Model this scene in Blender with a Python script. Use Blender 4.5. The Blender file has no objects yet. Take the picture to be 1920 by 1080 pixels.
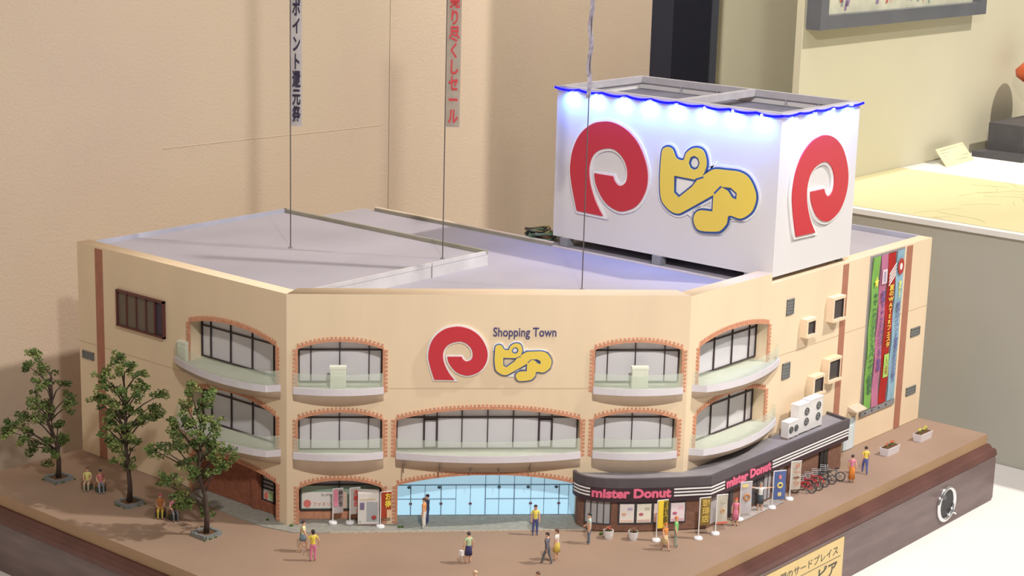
import bpy, bmesh, math, random
from mathutils import Vector, Matrix
random.seed(11)
SC = bpy.context.scene
COL = SC.collection
# ------------------------------------------------------------------ camera, light, exposure
cam = bpy.data.cameras.new('camera'); camo = bpy.data.objects.new('camera', cam); COL.objects.link(camo)
cam.sensor_width = 36.0; cam.lens = 63.857; cam.clip_start = .01; cam.clip_end = 50
CA = Vector((.6477, -.7614, .0266)); CB = Vector((.1581, .1684, .973)); CD = Vector((.7453, .626, -.2295))
camo.matrix_world = Matrix(((CA.x, CB.x, -CD.x, -1.7109), (CA.y, CB.y, -CD.y, -1.1634), (CA.z, CB.z, -CD.z, .7689), (0, 0, 0, 1)))
SC.camera = camo
vs = SC.view_settings
vs.view_transform = 'Standard'; vs.look = 'None'; vs.gamma = 1; vs.use_curve_mapping = False; vs.exposure = 0.0
W = bpy.data.worlds.new('world'); SC.world = W; W.use_nodes = True
bg = W.node_tree.nodes['Background']; bg.inputs[0].default_value = (1.0, .96, .92, 1); bg.inputs[1].default_value = .24

def area(name, loc, target, size, power, color, spread=180):
    l = bpy.data.lights.new(name, 'AREA'); l.shape = 'DISK'; l.size = size; l.energy = power; l.color = color
    l.spread = math.radians(spread)
    o = bpy.data.objects.new(name, l); COL.objects.link(o); o.location = loc
    o.rotation_euler = (Vector(target) - Vector(loc)).to_track_quat('-Z', 'Y').to_euler()
    return o
area('spotlight', (1.58, -2.30, 3.70), (.15, .2, .1), .15, 160, (1, .94, .86))
area('spotlight', (-1.30, -1.15, 1.62), (.35, .02, .2), .10, 6.2, (1, .96, .91), 75)
area('overhead_fill_light', (0.2, -.2, 2.4), (.2, .1, 0), 1.6, 8, (1, .96, .93))  # broad soft fill added overhead to lift the ambient light
area('spotlight', (.25, .30, 2.0), (1.30, .885, .50), .10, 6.5, (1, .95, .88), 60)  # extra lamp added to brighten the far wall and the fabric near the column

# ------------------------------------------------------------------ materials
MATS = {}
def mat(name, col, rough=.6, var=.0, scale=60, bump=0, metal=0, emit=0, alpha=1, bscale=None, spec=.4, col2=None, stretch=None):
    if name in MATS: return MATS[name]
    m = bpy.data.materials.new(name); m.use_nodes = True; nt = m.node_tree; b = nt.nodes['Principled BSDF']
    b.inputs['Base Color'].default_value = (*col, 1); b.inputs['Roughness'].default_value = rough
    b.inputs['Metallic'].default_value = metal; b.inputs['Specular IOR Level'].default_value = spec
    tc = nt.nodes.new('ShaderNodeTexCoord')
    if var or bump or col2:
        mp = nt.nodes.new('ShaderNodeMapping'); nt.links.new(tc.outputs['Object'], mp.inputs[0])
        if stretch: mp.inputs['Scale'].default_value = stretch
        nz = nt.nodes.new('ShaderNodeTexNoise'); nz.inputs['Scale'].default_value = scale; nz.inputs['Detail'].default_value = 5
        nt.links.new(mp.outputs[0], nz.inputs['Vector'])
        rp = nt.nodes.new('ShaderNodeValToRGB')
        c2 = col2 if col2 else tuple(max(0, c * (1 - var)) for c in col)
        rp.color_ramp.elements[0].position = .3; rp.color_ramp.elements[1].position = .68
        rp.color_ramp.elements[0].color = (*c2, 1); rp.color_ramp.elements[1].color = (*col, 1)
        nt.links.new(nz.outputs['Fac'], rp.inputs[0]); nt.links.new(rp.outputs[0], b.inputs['Base Color'])
        if bump:
            n2 = nt.nodes.new('ShaderNodeTexNoise'); n2.inputs['Scale'].default_value = bscale or scale * 8
            nt.links.new(mp.outputs[0], n2.inputs['Vector'])
            bp = nt.nodes.new('ShaderNodeBump'); bp.inputs['Strength'].default_value = bump; bp.inputs['Distance'].default_value = .001
            nt.links.new(n2.outputs['Fac'], bp.inputs['Height']); nt.links.new(bp.outputs[0], b.inputs['Normal'])
    if emit:
        b.inputs['Emission Color'].default_value = (*col, 1); b.inputs['Emission Strength'].default_value = emit
    if alpha < 1: b.inputs['Alpha'].default_value = alpha
    MATS[name] = m; return m
M_BEIGE = mat('cream_wall_paint', (.83, .66, .46), .75, .07, 18, .15, stretch=(1, 1, .25))
M_BRICK = mat('salmon_brick', (.70, .33, .20), .8, .25, 300)
M_STRIPE = mat('terracotta_stripe', (.44, .19, .125), .8, .15, 80)
M_REDBR = mat('red_brown_brick', (.36, .13, .075), .8, .3, 200, .3)
M_BRBR = mat('brown_brick', (.25, .125, .085), .8, .3, 250, .3)
M_FRAME = mat('dark_window_frame', (.055, .035, .035), .5)
M_PANE = mat('curtained_window_glass', (.72, .70, .74), .18, .06, 30, spec=.5)
M_ROOF = mat('grey_roof_paint', (.45, .42, .47), .7, .16, 7, .1)
M_RIM = mat('pale_roof_rim', (.66, .64, .65), .6, .18, 25)
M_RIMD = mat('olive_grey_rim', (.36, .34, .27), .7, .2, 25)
M_COPE = mat('pale_lilac_coping', (.72, .68, .72), .6, .05, 40)
M_BALF = mat('balcony_floor', (.62, .64, .55), .7, .12, 80)
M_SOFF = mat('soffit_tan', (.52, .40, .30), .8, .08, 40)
M_CAB = mat('ribbed_cream_cabinet', (.78, .80, .68), .6, .04, 60)
M_WHITE = mat('white_panel', (.73, .705, .71), .45, .03, 12)
M_WHITE2 = mat('white_backing', (.85, .84, .83), .5)
M_RED = mat('sign_red', (.56, .035, .05), .35)
M_YEL = mat('sign_yellow', (.83, .62, .10), .4)
M_BLUE = mat('sign_blue', (.03, .09, .35), .4)
M_NAVY = mat('lettering_navy', (.07, .06, .17), .5)
M_GREY = mat('mid_grey_paint', (.28, .28, .29), .6, .1, 60)
M_DGREY = mat('dark_grey_paint', (.075, .07, .075), .55, .2, 40)
M_CANT = mat('canopy_top_grey', (.31, .29, .31), .7, .25, 30)
M_CANF = mat('canopy_fascia_dark', (.10, .085, .095), .5, .1, 40)
M_CANB = mat('canopy_band_black', (.055, .03, .04), .5, .1, 40)
M_PINK = mat('shop_pink_letters', (.80, .16, .27), .5)
M_BLK = mat('black_plastic', (.02, .02, .022), .4)
M_GROUND = mat('brown_ground', (.36, .245, .175), .75, .16, 7, .2, bscale=500)
M_GEDGE = mat('ochre_board_edge', (.40, .25, .14), .65, .2, 10)
M_PAVE = mat('grey_pavement', (.36, .35, .31), .8, .22, 160, .3)
M_KERB = mat('pale_kerb', (.62, .52, .40), .8, .2, 160)
M_WOOD = mat('dark_lacquered_wood', (.185, .125, .12), .32, .3, 14, .1, stretch=(1, 1, 6))
M_MOULD = mat('reddish_moulding', (.145, .06, .05), .3, .35, 20)
M_CHROME = mat('chrome', (.85, .86, .88), .12, metal=1)
M_PLATE = mat('brass_plate', (.72, .54, .24), .4, .05, 30)
M_TABLE = mat('white_table_cloth', (.82, .80, .77), .8, .03, 8)
M_FABRIC = mat('pinkish_beige_wall_fabric', (.59, .475, .35), .9, .10, 5, .6, bscale=260, col2=(.565, .445, .345))
M_CREAM = mat('cream_wall_cloth', (.60, .56, .41), .85, .06, 4, .2, bscale=240)
M_GREYC = mat('grey_case_side', (.46, .445, .385), .85, .05, 6)
M_NAVYC = mat('navy_column', (.012, .013, .024), .6)
M_NAVYC2 = mat('slate_column_edge', (.06, .065, .085), .6)
M_CARPET = mat('museum_floor', (.16, .14, .12), .9, .2, 30)
M_MAP = mat('aged_map_paper', (.68, .62, .36), .8, .05, 14)
M_CARD = mat('caption_card', (.60, .57, .38), .7)
M_INK = mat('dark_ink', (.10, .09, .08), .8)
M_LEAF = mat('leaf_green', (.15, .22, .06), .8, .0, 30, col2=(.05, .09, .025))
M_LEAF2 = mat('leaf_olive', (.26, .30, .09), .8, .0, 30, col2=(.10, .14, .04))
M_TRUNK = mat('trunk_brown', (.09, .06, .045), .9, .3, 200)
M_STONE = mat('grey_stone', (.27, .28, .28), .8, .3, 300)
M_SOIL = mat('soil', (.16, .08, .04), .95, .3, 300)
M_MOSS = mat('green_moss', (.10, .17, .04), .95, .4, 300)
M_ENTR = mat('backlit_blue_glass', (.42, .68, .85), .3, emit=.60)
M_MULL = mat('slate_mullion', (.20, .30, .38), .5)
M_LED = mat('led_lens', (.75, .88, 1.0), .3, emit=30)
M_CORD = mat('glowing_blue_cord', (.0, .0, .9), .4, emit=1.3)
M_WIRE = mat('grey_wire', (.12, .10, .095), .5)
M_SKIN = mat('painted_skin', (.72, .42, .28), .7)
def glassmat(name, tint, amount):
    m = bpy.data.materials.new(name); m.use_nodes = True; nt = m.node_tree; nt.nodes.clear()
    out = nt.nodes.new('ShaderNodeOutputMaterial'); mx = nt.nodes.new('ShaderNodeMixShader')
    tr = nt.nodes.new('ShaderNodeBsdfTransparent'); tr.inputs[0].default_value = (1, 1, 1, 1)
    pb = nt.nodes.new('ShaderNodeBsdfPrincipled'); pb.inputs['Base Color'].default_value = (*tint, 1); pb.inputs['Roughness'].default_value = .15
    mx.inputs[0].default_value = amount
    nt.links.new(tr.outputs[0], mx.inputs[1]); nt.links.new(pb.outputs[0], mx.inputs[2]); nt.links.new(mx.outputs[0], out.inputs[0])
    return m
M_GUARD = glassmat('green_balcony_glass', (.74, .84, .70), .22)
M_PICGL = glassmat('picture_glass', (.7, .75, .7), .04)
PAL = {}
def paint(c):
    k = tuple(round(x, 3) for x in c)
    if k not in PAL: PAL[k] = mat('paint_%02x%02x%02x' % tuple(int(255 * x) for x in k), k, .6)
    return PAL[k]

# ------------------------------------------------------------------ mesh helpers
def setparent(o, p):
    if p is not None:
        o.parent = p
        o.matrix_parent_inverse = world(p).inverted()
def world(o):
    m = o.matrix_basis.copy()
    if o.parent: m = world(o.parent) @ o.matrix_parent_inverse @ m
    return m
def tag(o, label=None, cat=None, group=None, kind=None):
    if label: o['label'] = label
    if cat: o['category'] = cat
    if group: o['group'] = group
    if kind: o['kind'] = kind
    return o
def empty(name, loc, label, cat, group=None, rz=0):
    o = bpy.data.objects.new(name, None); COL.objects.link(o); o.location = loc; o.rotation_euler = (0, 0, rz)
    o.empty_display_size = .01
    return tag(o, label, cat, group)
def obj(name, bm, m, parent=None, local=False, smooth=False):
    me = bpy.data.meshes.new(name)
    if isinstance(bm, bmesh.types.BMesh):
        bmesh.ops.recalc_face_normals(bm, faces=bm.faces[:]); bm.to_mesh(me); bm.free()
    else: me = bm
    if m is not None:
        for x in (m if isinstance(m, (list, tuple)) else [m]): me.materials.append(x)
    if smooth:
        for p in me.polygons: p.use_smooth = True
    o = bpy.data.objects.new(name, me); COL.objects.link(o)
    if parent is not None:
        if local: o.parent = parent
        else: setparent(o, parent)
    return o
def B(): return bmesh.new()
def hexa(bm, P):   # 8 points: bottom 4 ccw, top 4
    v = [bm.verts.new(p) for p in P]
    for f in ((0, 3, 2, 1), (4, 5, 6, 7), (0, 1, 5, 4), (1, 2, 6, 5), (2, 3, 7, 6), (3, 0, 4, 7)): bm.faces.new([v[i] for i in f])
def box(bm, x0, x1, y0, y1, z0, z1):
    hexa(bm, [(x0, y0, z0), (x1, y0, z0), (x1, y1, z0), (x0, y1, z0), (x0, y0, z1), (x1, y0, z1), (x1, y1, z1), (x0, y1, z1)])
class Fr:
    def __init__(s, o, u): s.o = Vector(o); s.u = Vector(u).normalized(); s.n = Vector((s.u.y, -s.u.x, 0))
    def P(s, u, z, d=0): return s.o + s.u * u + s.n * d + Vector((0, 0, z))
    def box(s, bm, u0, u1, z0, z1, d0, d1):
        hexa(bm, [s.P(u0, z0, d1), s.P(u1, z0, d1), s.P(u1, z0, d0), s.P(u0, z0, d0), s.P(u0, z1, d1), s.P(u1, z1, d1), s.P(u1, z1, d0), s.P(u0, z1, d0)])
CL = (-.3342, .3286, 0)
F = Fr(CL, (.7131, -.7011, 0)); L = Fr((-.3342, .7197, 0), (0, -1, 0)); R = Fr((0, 0, 0), (1, 0, 0))
LU = .3911
def tube(bm, pts, r, seg=8, r2=None, caps=True):
    n = len(pts); rings = []
    for i, p in enumerate(pts):
        p = Vector(p); t = (Vector(pts[min(i + 1, n - 1)]) - Vector(pts[max(i - 1, 0)])).normalized()
        a = t.cross(Vector((0, 0, 1)) if abs(t.z) < .95 else Vector((1, 0, 0))).normalized(); b = t.cross(a)
        rr = r if r2 is None else r + (r2 - r) * i / (n - 1)
        rings.append([bm.verts.new(p + (a * math.cos(2 * math.pi * k / seg) + b * math.sin(2 * math.pi * k / seg)) * rr) for k in range(seg)])
    for i in range(n - 1):
        for k in range(seg): bm.faces.new((rings[i][k], rings[i][(k + 1) % seg], rings[i + 1][(k + 1) % seg], rings[i + 1][k]))
    if caps: bm.faces.new(rings[0]); bm.faces.new(rings[-1][::-1])
def lathe(bm, prof, c, seg=24, cap=True):
    rings = [[bm.verts.new((c[0] + r * math.cos(2 * math.pi * k / seg), c[1] + r * math.sin(2 * math.pi * k / seg), c[2] + z)) for k in range(seg)] for r, z in prof]
    for i in range(len(rings) - 1):
        for k in range(seg): bm.faces.new((rings[i][k], rings[i][(k + 1) % seg], rings[i + 1][(k + 1) % seg], rings[i + 1][k]))
    if cap: bm.faces.new(rings[0][::-1]); bm.faces.new(rings[-1])
def ball(bm, c, r, sub=1, jit=0, sq=(1, 1, 1)):
    res = bmesh.ops.create_icosphere(bm, subdivisions=sub, radius=1)
    for v in res['verts']:
        k = r * (1 + random.uniform(-jit, jit)); v.co = Vector((c[0] + v.co.x * k * sq[0], c[1] + v.co.y * k * sq[1], c[2] + v.co.z * k * sq[2]))
def torus(bm, c, R_, r, ax1, ax2, seg=24, s2=8):
    ax1 = Vector(ax1); ax2 = Vector(ax2); nn = ax1.cross(ax2).normalized(); c = Vector(c); rr = []
    for i in range(seg):
        a = 2 * math.pi * i / seg; d = ax1 * math.cos(a) + ax2 * math.sin(a)
        rr.append([bm.verts.new(c + d * (R_ + r * math.cos(2 * math.pi * j / s2)) + nn * r * math.sin(2 * math.pi * j / s2)) for j in range(s2)])
    for i in range(seg):
        for j in range(s2): bm.faces.new((rr[i][j], rr[(i + 1) % seg][j], rr[(i + 1) % seg][(j + 1) % s2], rr[i][(j + 1) % s2]))
def prism(bm, pts, z0, z1):
    a = [bm.verts.new((p[0], p[1], z0)) for p in pts]; b = [bm.verts.new((p[0], p[1], z1)) for p in pts]
    n = len(pts); bm.faces.new(a[::-1]); bm.faces.new(b)
    for i in range(n): bm.faces.new((a[i], a[(i + 1) % n], b[(i + 1) % n], b[i]))
DG = None
def curve_mesh(cu, name):
    o = bpy.data.objects.new('tmp', cu); COL.objects.link(o)
    bpy.context.view_layer.update()
    dg = bpy.context.evaluated_depsgraph_get()
    me = bpy.data.meshes.new_from_object(o.evaluated_get(dg)); me.name = name
    bpy.data.objects.remove(o); bpy.data.curves.remove(cu)
    me.materials.clear()
    return me
def outline_mesh(name, outs, depth, offset=0):
    cu = bpy.data.curves.new(name, 'CURVE'); cu.dimensions = '2D'; cu.fill_mode = 'BOTH'; cu.extrude = depth / 2; cu.offset = offset
    for o in outs:
        s = cu.splines.new('POLY'); s.points.add(len(o) - 1); s.use_cyclic_u = True
        for i, p in enumerate(o): s.points[i].co = (p[0], p[1], 0, 1)
    return curve_mesh(cu, name)
def plate(name, outs, fr, d0, d1, m, parent=None, offset=0):
    me = outline_mesh(name, outs, d1 - d0, offset); dm = (d0 + d1) / 2
    for v in me.vertices: v.co = fr.P(v.co.x, v.co.y, dm + v.co.z)
    return obj(name, me, m, parent)
def smoothclose(P, k=4, sharp=()):
    # Catmull-Rom through a closed outline, keeping listed corners sharp
    n = len(P); out = []
    for i in range(n):
        p0, p1, p2, p3 = (Vector(P[(i + j - 1) % n]) for j in range(4))
        if i in sharp: p0 = p1
        if (i + 1) % n in sharp: p3 = p2
        for t in range(k):
            s = t / k
            q = .5 * ((2 * p1) + (-p0 + p2) * s + (2 * p0 - 5 * p1 + 4 * p2 - p3) * s * s + (-p0 + 3 * p1 - 3 * p2 + p3) * s ** 3)
            out.append((q.x, q.y))
    return out
def text_mesh(s, bold=0, depth=.05, linegap=1.0, align='LEFT'):
    cu = bpy.data.curves.new('txt', 'FONT'); cu.body = s; cu.size = 1; cu.extrude = depth; cu.offset = bold; cu.space_line = linegap; cu.align_x = align
    cu.resolution_u = 3
    return curve_mesh(cu, 'lettering')
def text(name, s, fit, place, m, parent, bold=0, depth=.0003, linegap=1.0, align='LEFT', d=0):
    """fit=(u0,u1,z0,z1) box the lettering fills; place(u,z,d) -> world point"""
    me = text_mesh(s, bold, .05, linegap, align)
    xs = [v.co.x for v in me.vertices]; ys = [v.co.y for v in me.vertices]
    if not xs: return None
    x0, x1, y0, y1 = min(xs), max(xs), min(ys), max(ys)
    for v in me.vertices:
        u = fit[0] + (v.co.x - x0) / (x1 - x0) * (fit[1] - fit[0]); z = fit[2] + (v.co.y - y0) / (y1 - y0) * (fit[3] - fit[2])
        v.co = place(u, z, d + (v.co.z / .05) * depth / 2 + depth / 2)
    return obj(name, me, m, parent)

# ------------------------------------------------------------------ room
def struct(name, bm, m, parent=None, **k):
    o = obj(name, bm, m, parent)
    if parent is None: o['kind'] = 'structure'
    return o
b = B(); box(b, -4, 4, -4, .885, -.92, -.90); struct('floor', b, M_CARPET)
b = B(); box(b, -2.6, .4046, .885, .905, -.90, 2.6); wb = struct('wall_back', b, M_FABRIC)
b = B(); box(b, .4058, 1.1196, .885, .905, -.90, 2.6); struct('wall_back', b, M_FABRIC)
b = B(); box(b, .4046, .4058, .888, .904, -.90, 2.6); struct('trim_1', b, M_INK)
# thin puckers in the wall fabric
b = B(); tube(b, [(-.06, .885, .3515), (.02, .885, .3505), (.10, .885, .3497), (.20, .885, .3475), (.30, .885, .3455), (.385, .885, .345)], .0007, 5); struct('trim_2', b, M_FABRIC)
b = B(); box(b, 1.1196, 1.2441, .835, .905, -.9, 2.6); struct('trim_3', b, M_NAVYC)
b = B(); box(b, 1.2441, 1.2865, .845, .905, -.9, 2.6); struct('trim_4', b, M_NAVYC2)
b = B(); box(b, 1.2865, 3.6, .885, .905, -.9, 2.6); struct('wall_far', b, M_CREAM)
b = B(); box(b, .8024, 3.6, .36, .372, -.9, 2.6); struct('wall_right', b, M_CREAM)

# ------------------------------------------------------------------ display tables
ZT = -.0966
t = empty('display_table', (.0, .1, -.9), 'white covered table carrying the shopping building model', 'table')
b = B(); box(b, -1.3, .7585, -1.0, .884, ZT - .03, ZT); obj('table_top', b, M_TABLE, t)
b = B(); box(b, -1.27, .75, -.97, .87, -.90, ZT - .03); obj('table_skirt', b, M_TABLE, t)
t = empty('display_case', (1.6, -.1, -.9), 'tall grey sided case with white top beside the model', 'display case')
b = B(); box(b, .76, 2.9, -1.4, .3595, -.90, .249); obj('case_body', b, M_GREYC, t)
b = B(); box(b, .752, 2.9, -1.41, .3595, .249, .257); obj('case_top', b, M_TABLE, t)
# map sheet
m_ = empty('map_sheet', (1.0, 0, .2572), 'large yellowed paper map with thin lines lying on the white case top', 'map')
b = B(); box(b, .768, 1.16, -1.2, .3590, .2572, .2578)
obj('paper_sheet', b, M_MAP, m_)
b = B(); rr = random.Random(5)
for k in range(46):
    x = rr.uniform(.80, 1.12); y = rr.uniform(-.45, .22); a = rr.uniform(0, 6.28); pts = [(x, y, .258)]
    for j in range(rr.randint(2, 6)):
        a += rr.uniform(-.7, .7); x = min(1.155, max(.775, x + math.cos(a) * .02)); y += math.sin(a) * .02; pts.append((x, y, .258))
    tube(b, pts, .0003, 3)
tag(obj('map_lines', b, mat('map_line_brown', (.50, .44, .26), .8), m_), kind='stuff')
# caption card
c = empty('caption_card', (1.29, .31, .2572), 'small cream caption card leaning on the case top under the picture', 'card')
q0 = Vector((1.232, .306, .2575)); q1 = Vector((1.352, .313, .2575)); q2 = q1 + Vector((.004, .026, .030)); q3 = q0 + Vector((.018, .032, .027))
q2 = Vector((1.353, .340, .2865)); q3 = Vector((1.250, .340, .2835))
nn = (q1 - q0).cross(q3 - q0).normalized() * .0015
b = B(); hexa(b, [q0, q1, q1 - nn, q0 - nn, q3, q2, q2 - nn, q3 - nn]); obj('card_board', b, M_CARD, c)
b = B()
for i in range(5):
    s = .85 - i * .16
    a0 = q0.lerp(q3, s); a1 = q1.lerp(q2, s); p0 = a0.lerp(a1, .1) + nn * .3; p1 = a0.lerp(a1, .92 - .1 * (i % 3)) + nn * .3
    tube(b, [p0, p0.lerp(p1, .5), p1], .0005, 4)
tag(obj('printed_lines', b, mat('card_ink', (.35, .33, .24), .8), c), kind='stuff')
# black stand with red-orange object at the frame's edge
s = empty('display_stand', (1.50, .29, .2572), 'black stepped stand at the right edge of the case top', 'stand')
b = B(); box(b, 1.385, 1.66, .235, .335, .2572, .2675); obj('stand_foot', b, M_DGREY, s)
b = B(); box(b, 1.425, 1.63, .255, .325, .2675, .318); obj('stand_block', b, M_DGREY, s)
s = empty('ornament', (1.550, .29, .318), 'orange and red ornament standing on the black stepped stand', 'ornament')
M_ORN = mat('orange_lacquer', (.55, .10, .03), .4, .3, 60)
b = B(); lathe(b, [(.012, 0), (.014, .004), (.010, .012), (.008, .03), (.009, .052), (.018, .062), (.030, .068), (.044, .078), (.046, .09), (.032, .104), (.012, .112)], (1.550, .29, .318)); obj('ornament_body', b, M_ORN, s, smooth=True)
b = B(); lathe(b, [(.014, 0), (.015, .004), (.006, .008)], (1.550, .29, .430)); obj('ornament_finial', b, M_BLK, s)
# framed picture on the right wall
p = empty('framed_picture', (1.1, .36, .75), 'framed illustration in a slate grey frame on the cream wall', 'picture')
PF = Fr((0, .36, 0), (1, 0, 0)); x0, x1, z0, z1 = .8124, 1.392, .5185, .96
for nm, a in (('frame_rail', (x0, x1, z0, z0 + .022)), ('frame_rail', (x0, x1, z1 - .022, z1)), ('frame_rail', (x0, x0 + .024, z0 + .022, z1 - .022)), ('frame_rail', (x1 - .024, x1, z0 + .022, z1 - .022))):
    b = B(); PF.box(b, *a, .0, .026); obj(nm, b, mat('slate_frame', (.13, .135, .15), .35, .2, 12), p)
b = B(); PF.box(b, x0 + .022, x1 - .022, z0 + .02, z1 - .02, .001, .010); pic = obj('illustration', b, mat('illustration_paper', (.70, .68, .52), .8, .25, 30), p)
rr = random.Random(9); bms = {}
cols = [(.50, .08, .05), (.25, .15, .30), (.70, .45, .30), (.12, .25, .20), (.6, .25, .15), (.30, .32, .30)]
for i in range(420):
    u = rr.uniform(x0 + .04, x1 - .05); z = rr.uniform(z0 + .030, z1 - .05); k = rr.randrange(len(cols)); bb = bms.setdefault(k, B())
    w_ = rr.uniform(.003, .010); h_ = rr.uniform(.005, .02); a = rr.uniform(-.5, .5)
    bb.faces.new([bb.verts.new(PF.P(u + dx * w_ + dz * h_ * a, z + dz * h_, .0106)) for dx, dz in ((-.5, -.5), (.5, -.5), (.5, .5), (-.5, .5))])
for k, bb in bms.items(): tag(obj('printed_figures', bb, paint(cols[k]), pic), kind='stuff')
b = B(); PF.box(b, x0 + .023, x1 - .023, z0 + .021, z1 - .021, .014, .0155); obj('picture_glass', b, M_PICGL, p)

# ------------------------------------------------------------------ model base
base = empty('model_base', (.0, .2, ZT), 'dark lacquered wooden base of the model with brown ground board and chrome cable ring', 'base')
BX0, BX1, BY0, BY1 = -.506, .596, -.1075, .727
b = B(); box(b, BX0, BX1, BY0, BY1, -.0139, 0)
bmesh.ops.bevel(b, geom=[e for e in b.edges if all(v.co.z > -.001 for v in e.verts)], offset=.0025, segments=2)
for f in b.faces: f.material_index = 1 if f.normal.z < .5 else 0
gb = obj('ground_board', b, [M_GROUND, M_GEDGE], base)
def rring(bm, e0, z0, e1, z1):
    def c(e): return [(BX0 - e, BY0 - e), (BX1 + e, BY0 - e), (BX1 + e, BY1 + e), (BX0 - e, BY1 + e)]
    A_ = [bm.verts.new((*p, z0)) for p in c(e0)]; B_ = [bm.verts.new((*p, z1)) for p in c(e1)]
    for i in range(4): bm.faces.new((A_[i], A_[(i + 1) % 4], B_[(i + 1) % 4], B_[i]))
b = B()
prof = [(-.004, -.0139), (.003, -.0145), (.0045, -.0175), (.0060, -.0200), (.0095, -.0215), (.0105, -.0245), (.0115, -.0300), (.0105, -.0320), (.0080, -.0335)]
for i in range(len(prof) - 1): rring(b, *prof[i], *prof[i + 1])
obj('moulding', b, M_MOULD, base)
b = B(); box(b, BX0 - .0055, BX1 + .0085, BY0 - .0115, BY1 + .0085, ZT, -.0315)
bmesh.ops.bevel(b, geom=[e for e in b.edges if abs(e.verts[0].co.z - e.verts[1].co.z) > .02], offset=.003, segments=2)
obj('plinth_box', b, M_WOOD, base)
yf = BY0 - .0115
b = B(); torus(b, (.4583, yf - .001, -.0645), .0225, .0032, (1, 0, 0), (0, 0, 1), 40, 10); rg = obj('cable_ring', b, M_CHROME, base, smooth=True); rg['label'] = 'chrome cable ring'
b = B()
lathe(b, [(.0215, 0), (.0215, .0008)], (0, 0, 0), 32)
for v in b.verts: v.co = Vector((.4583 + v.co.x, yf - v.co.z, -.0645 + v.co.y))
obj('cable_hole', b, M_BLK, base)
b = B(); tube(b, [(.440, yf - .004, -.050), (.437, yf - .008, -.0485)], .0032, 10); tube(b, [(.474, yf - .004, -.078), (.478, yf - .007, -.081)], .0026, 10); obj('ring_clips', b, M_CHROME, base)
NF = Fr((0, yf, 0), (1, 0, 0))
b = B(); NF.box(b, -.06, .184, -.0930, -.0362, .0, .0015); npl = obj('name_plate', b, M_PLATE, base); npl['label'] = 'yellow brass name plate'
text('lettering', 'みち空間のサードプレイス', (-.008, .170, -.0545, -.0430), NF.P, M_INK, npl, .0, .0002, d=.0016)
text('lettering', 'ピア', (.126, .170, -.0800, -.0620), NF.P, M_INK, npl, .02, .0002, d=.0016)
b = B(); NF.box(b, -.055, .177, -.0590, -.0584, .0015, .0018); obj('rule_line', b, M_INK, npl)
# pavement strip round the corner of the building
def FP(u, d): q = F.P(u, 0, d); return (q.x, q.y)
pv = [(-.330, .50), (-.352, .485), (-.3585, .40), (-.3575, .345), FP(.008, .025), FP(.03, .0265), FP(.132, .0255), FP(.352, .0215), FP(.349, -.028), FP(.12, -.028), (-.30, .34), (-.318, .36), (-.318, .49)]
b = B(); prism(b, pv, .0, .0010); pav = obj('pavement', b, M_PAVE, base)
b = B()
for i in range(44):
    u = .05 + i * .0068; b2 = [F.P(u, 0, .0253 - i * .00009), F.P(u + .0064, 0, .0252 - i * .00009)]
    F.box(b, u, u + .0063, 0, .0013, .0262 - i * .0001, .0275 - i * .0001)
tag(obj('kerb_line', b, M_KERB, base), kind='stuff')

# ------------------------------------------------------------------ shopping building
bd = empty('shopping_building', (.05, .3, .001), 'cream three-storey shopping building model with cut corner and arched balcony windows', 'building')
H = .28; FWd = .4687
def arch(u0, u1, z0, zs, za, n=18):
    P = [(u0, z0), (u1, z0)]
    for i in range(n + 1):
        t = 1 - 2 * i / n; P.append(((u0 + u1) / 2 + t * (u1 - u0) / 2, zs + (za - zs) * (1 - abs(t) ** 2.2)))
    return P
OF = {'3a': (.0125, .1108, .163, .2152, .2242), '2a': (.0125, .1112, .084, .1300, .1390), '1a': (.0138, .1115, .0015, .0468, .0560),
      '2c': (.1268, .3436, .084, .1300, .1428), '1c': (.1291, .3440, .0015, .0497, .0620),
      '3b': (.3575, .4612, .163, .2152, .2242), '2b': (.3590, .4585, .084, .1300, .1388)}
OL = {'3': (.0175, .1715, .163, .2152, .2262), '2': (.0175, .1700, .084, .1300, .1425), '1': (.0175, .1700, .0015, .0480, .0570)}
OR_ = {'3': (.0215, .1725, .163, .2152, .2245), '2': (.0215, .1740, .084, .1300, .1425)}
def wallplate(name, fr, u0, u1, h, ops, th, mit=(0, 0)):
    ops = sorted(ops); base_l = [(u0, .0005)]
    for o in ops:
        if o[2] < .01:   # door opening cut through the foot of the wall
            A_ = arch(*o); base_l += [(o[0], .0005)] + A_[2:][::-1] + [(o[1], .0005)]
    outs = [base_l + [(u1, .0005), (u1, h), (u0, h)]] + [arch(*o) for o in ops if o[2] >= .01]
    me = outline_mesh(name, outs, th)
    for v in me.vertices:
        u, d = v.co.x, v.co.z - th / 2
        if d < -th / 2:      # mitred corners
            if abs(u - u0) < 1e-5: u += .4142 * th * mit[0]
            if abs(u - u1) < 1e-5: u -= .4142 * th * mit[1]
        v.co = fr.P(u, v.co.y, d)
    return obj(name, me, M_BEIGE, bd)
wallplate('front_wall', F, 0, FWd, H, OF.values(), .03, (1, 1))
wallplate('side_wall', L, .0, LU, H, [(LU - o[1], LU - o[0]) + o[2:] for o in OL.values()], .02, (0, 1))
RS = .1742
wallplate('side_wall', R, 0, RS, H, OR_.values(), .02, (1, 0))
b = B(); R.box(b, RS, .5920, .0005, .2665, -.02, 0); obj('side_wall', b, M_BEIGE, bd)
b = B(); box(b, .572, .592, .0201, .42, .0005, .2599); obj('rear_wall', b, M_BEIGE, bd)
b = B(); box(b, .1745, .5719, .412, .42, .0005, .2599); obj('rear_wall', b, M_BEIGE, bd)
b = B(); box(b, -.3140, .1745, .703, .7125, .0005, .2595); obj('rear_wall', b, M_BEIGE, bd)
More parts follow.
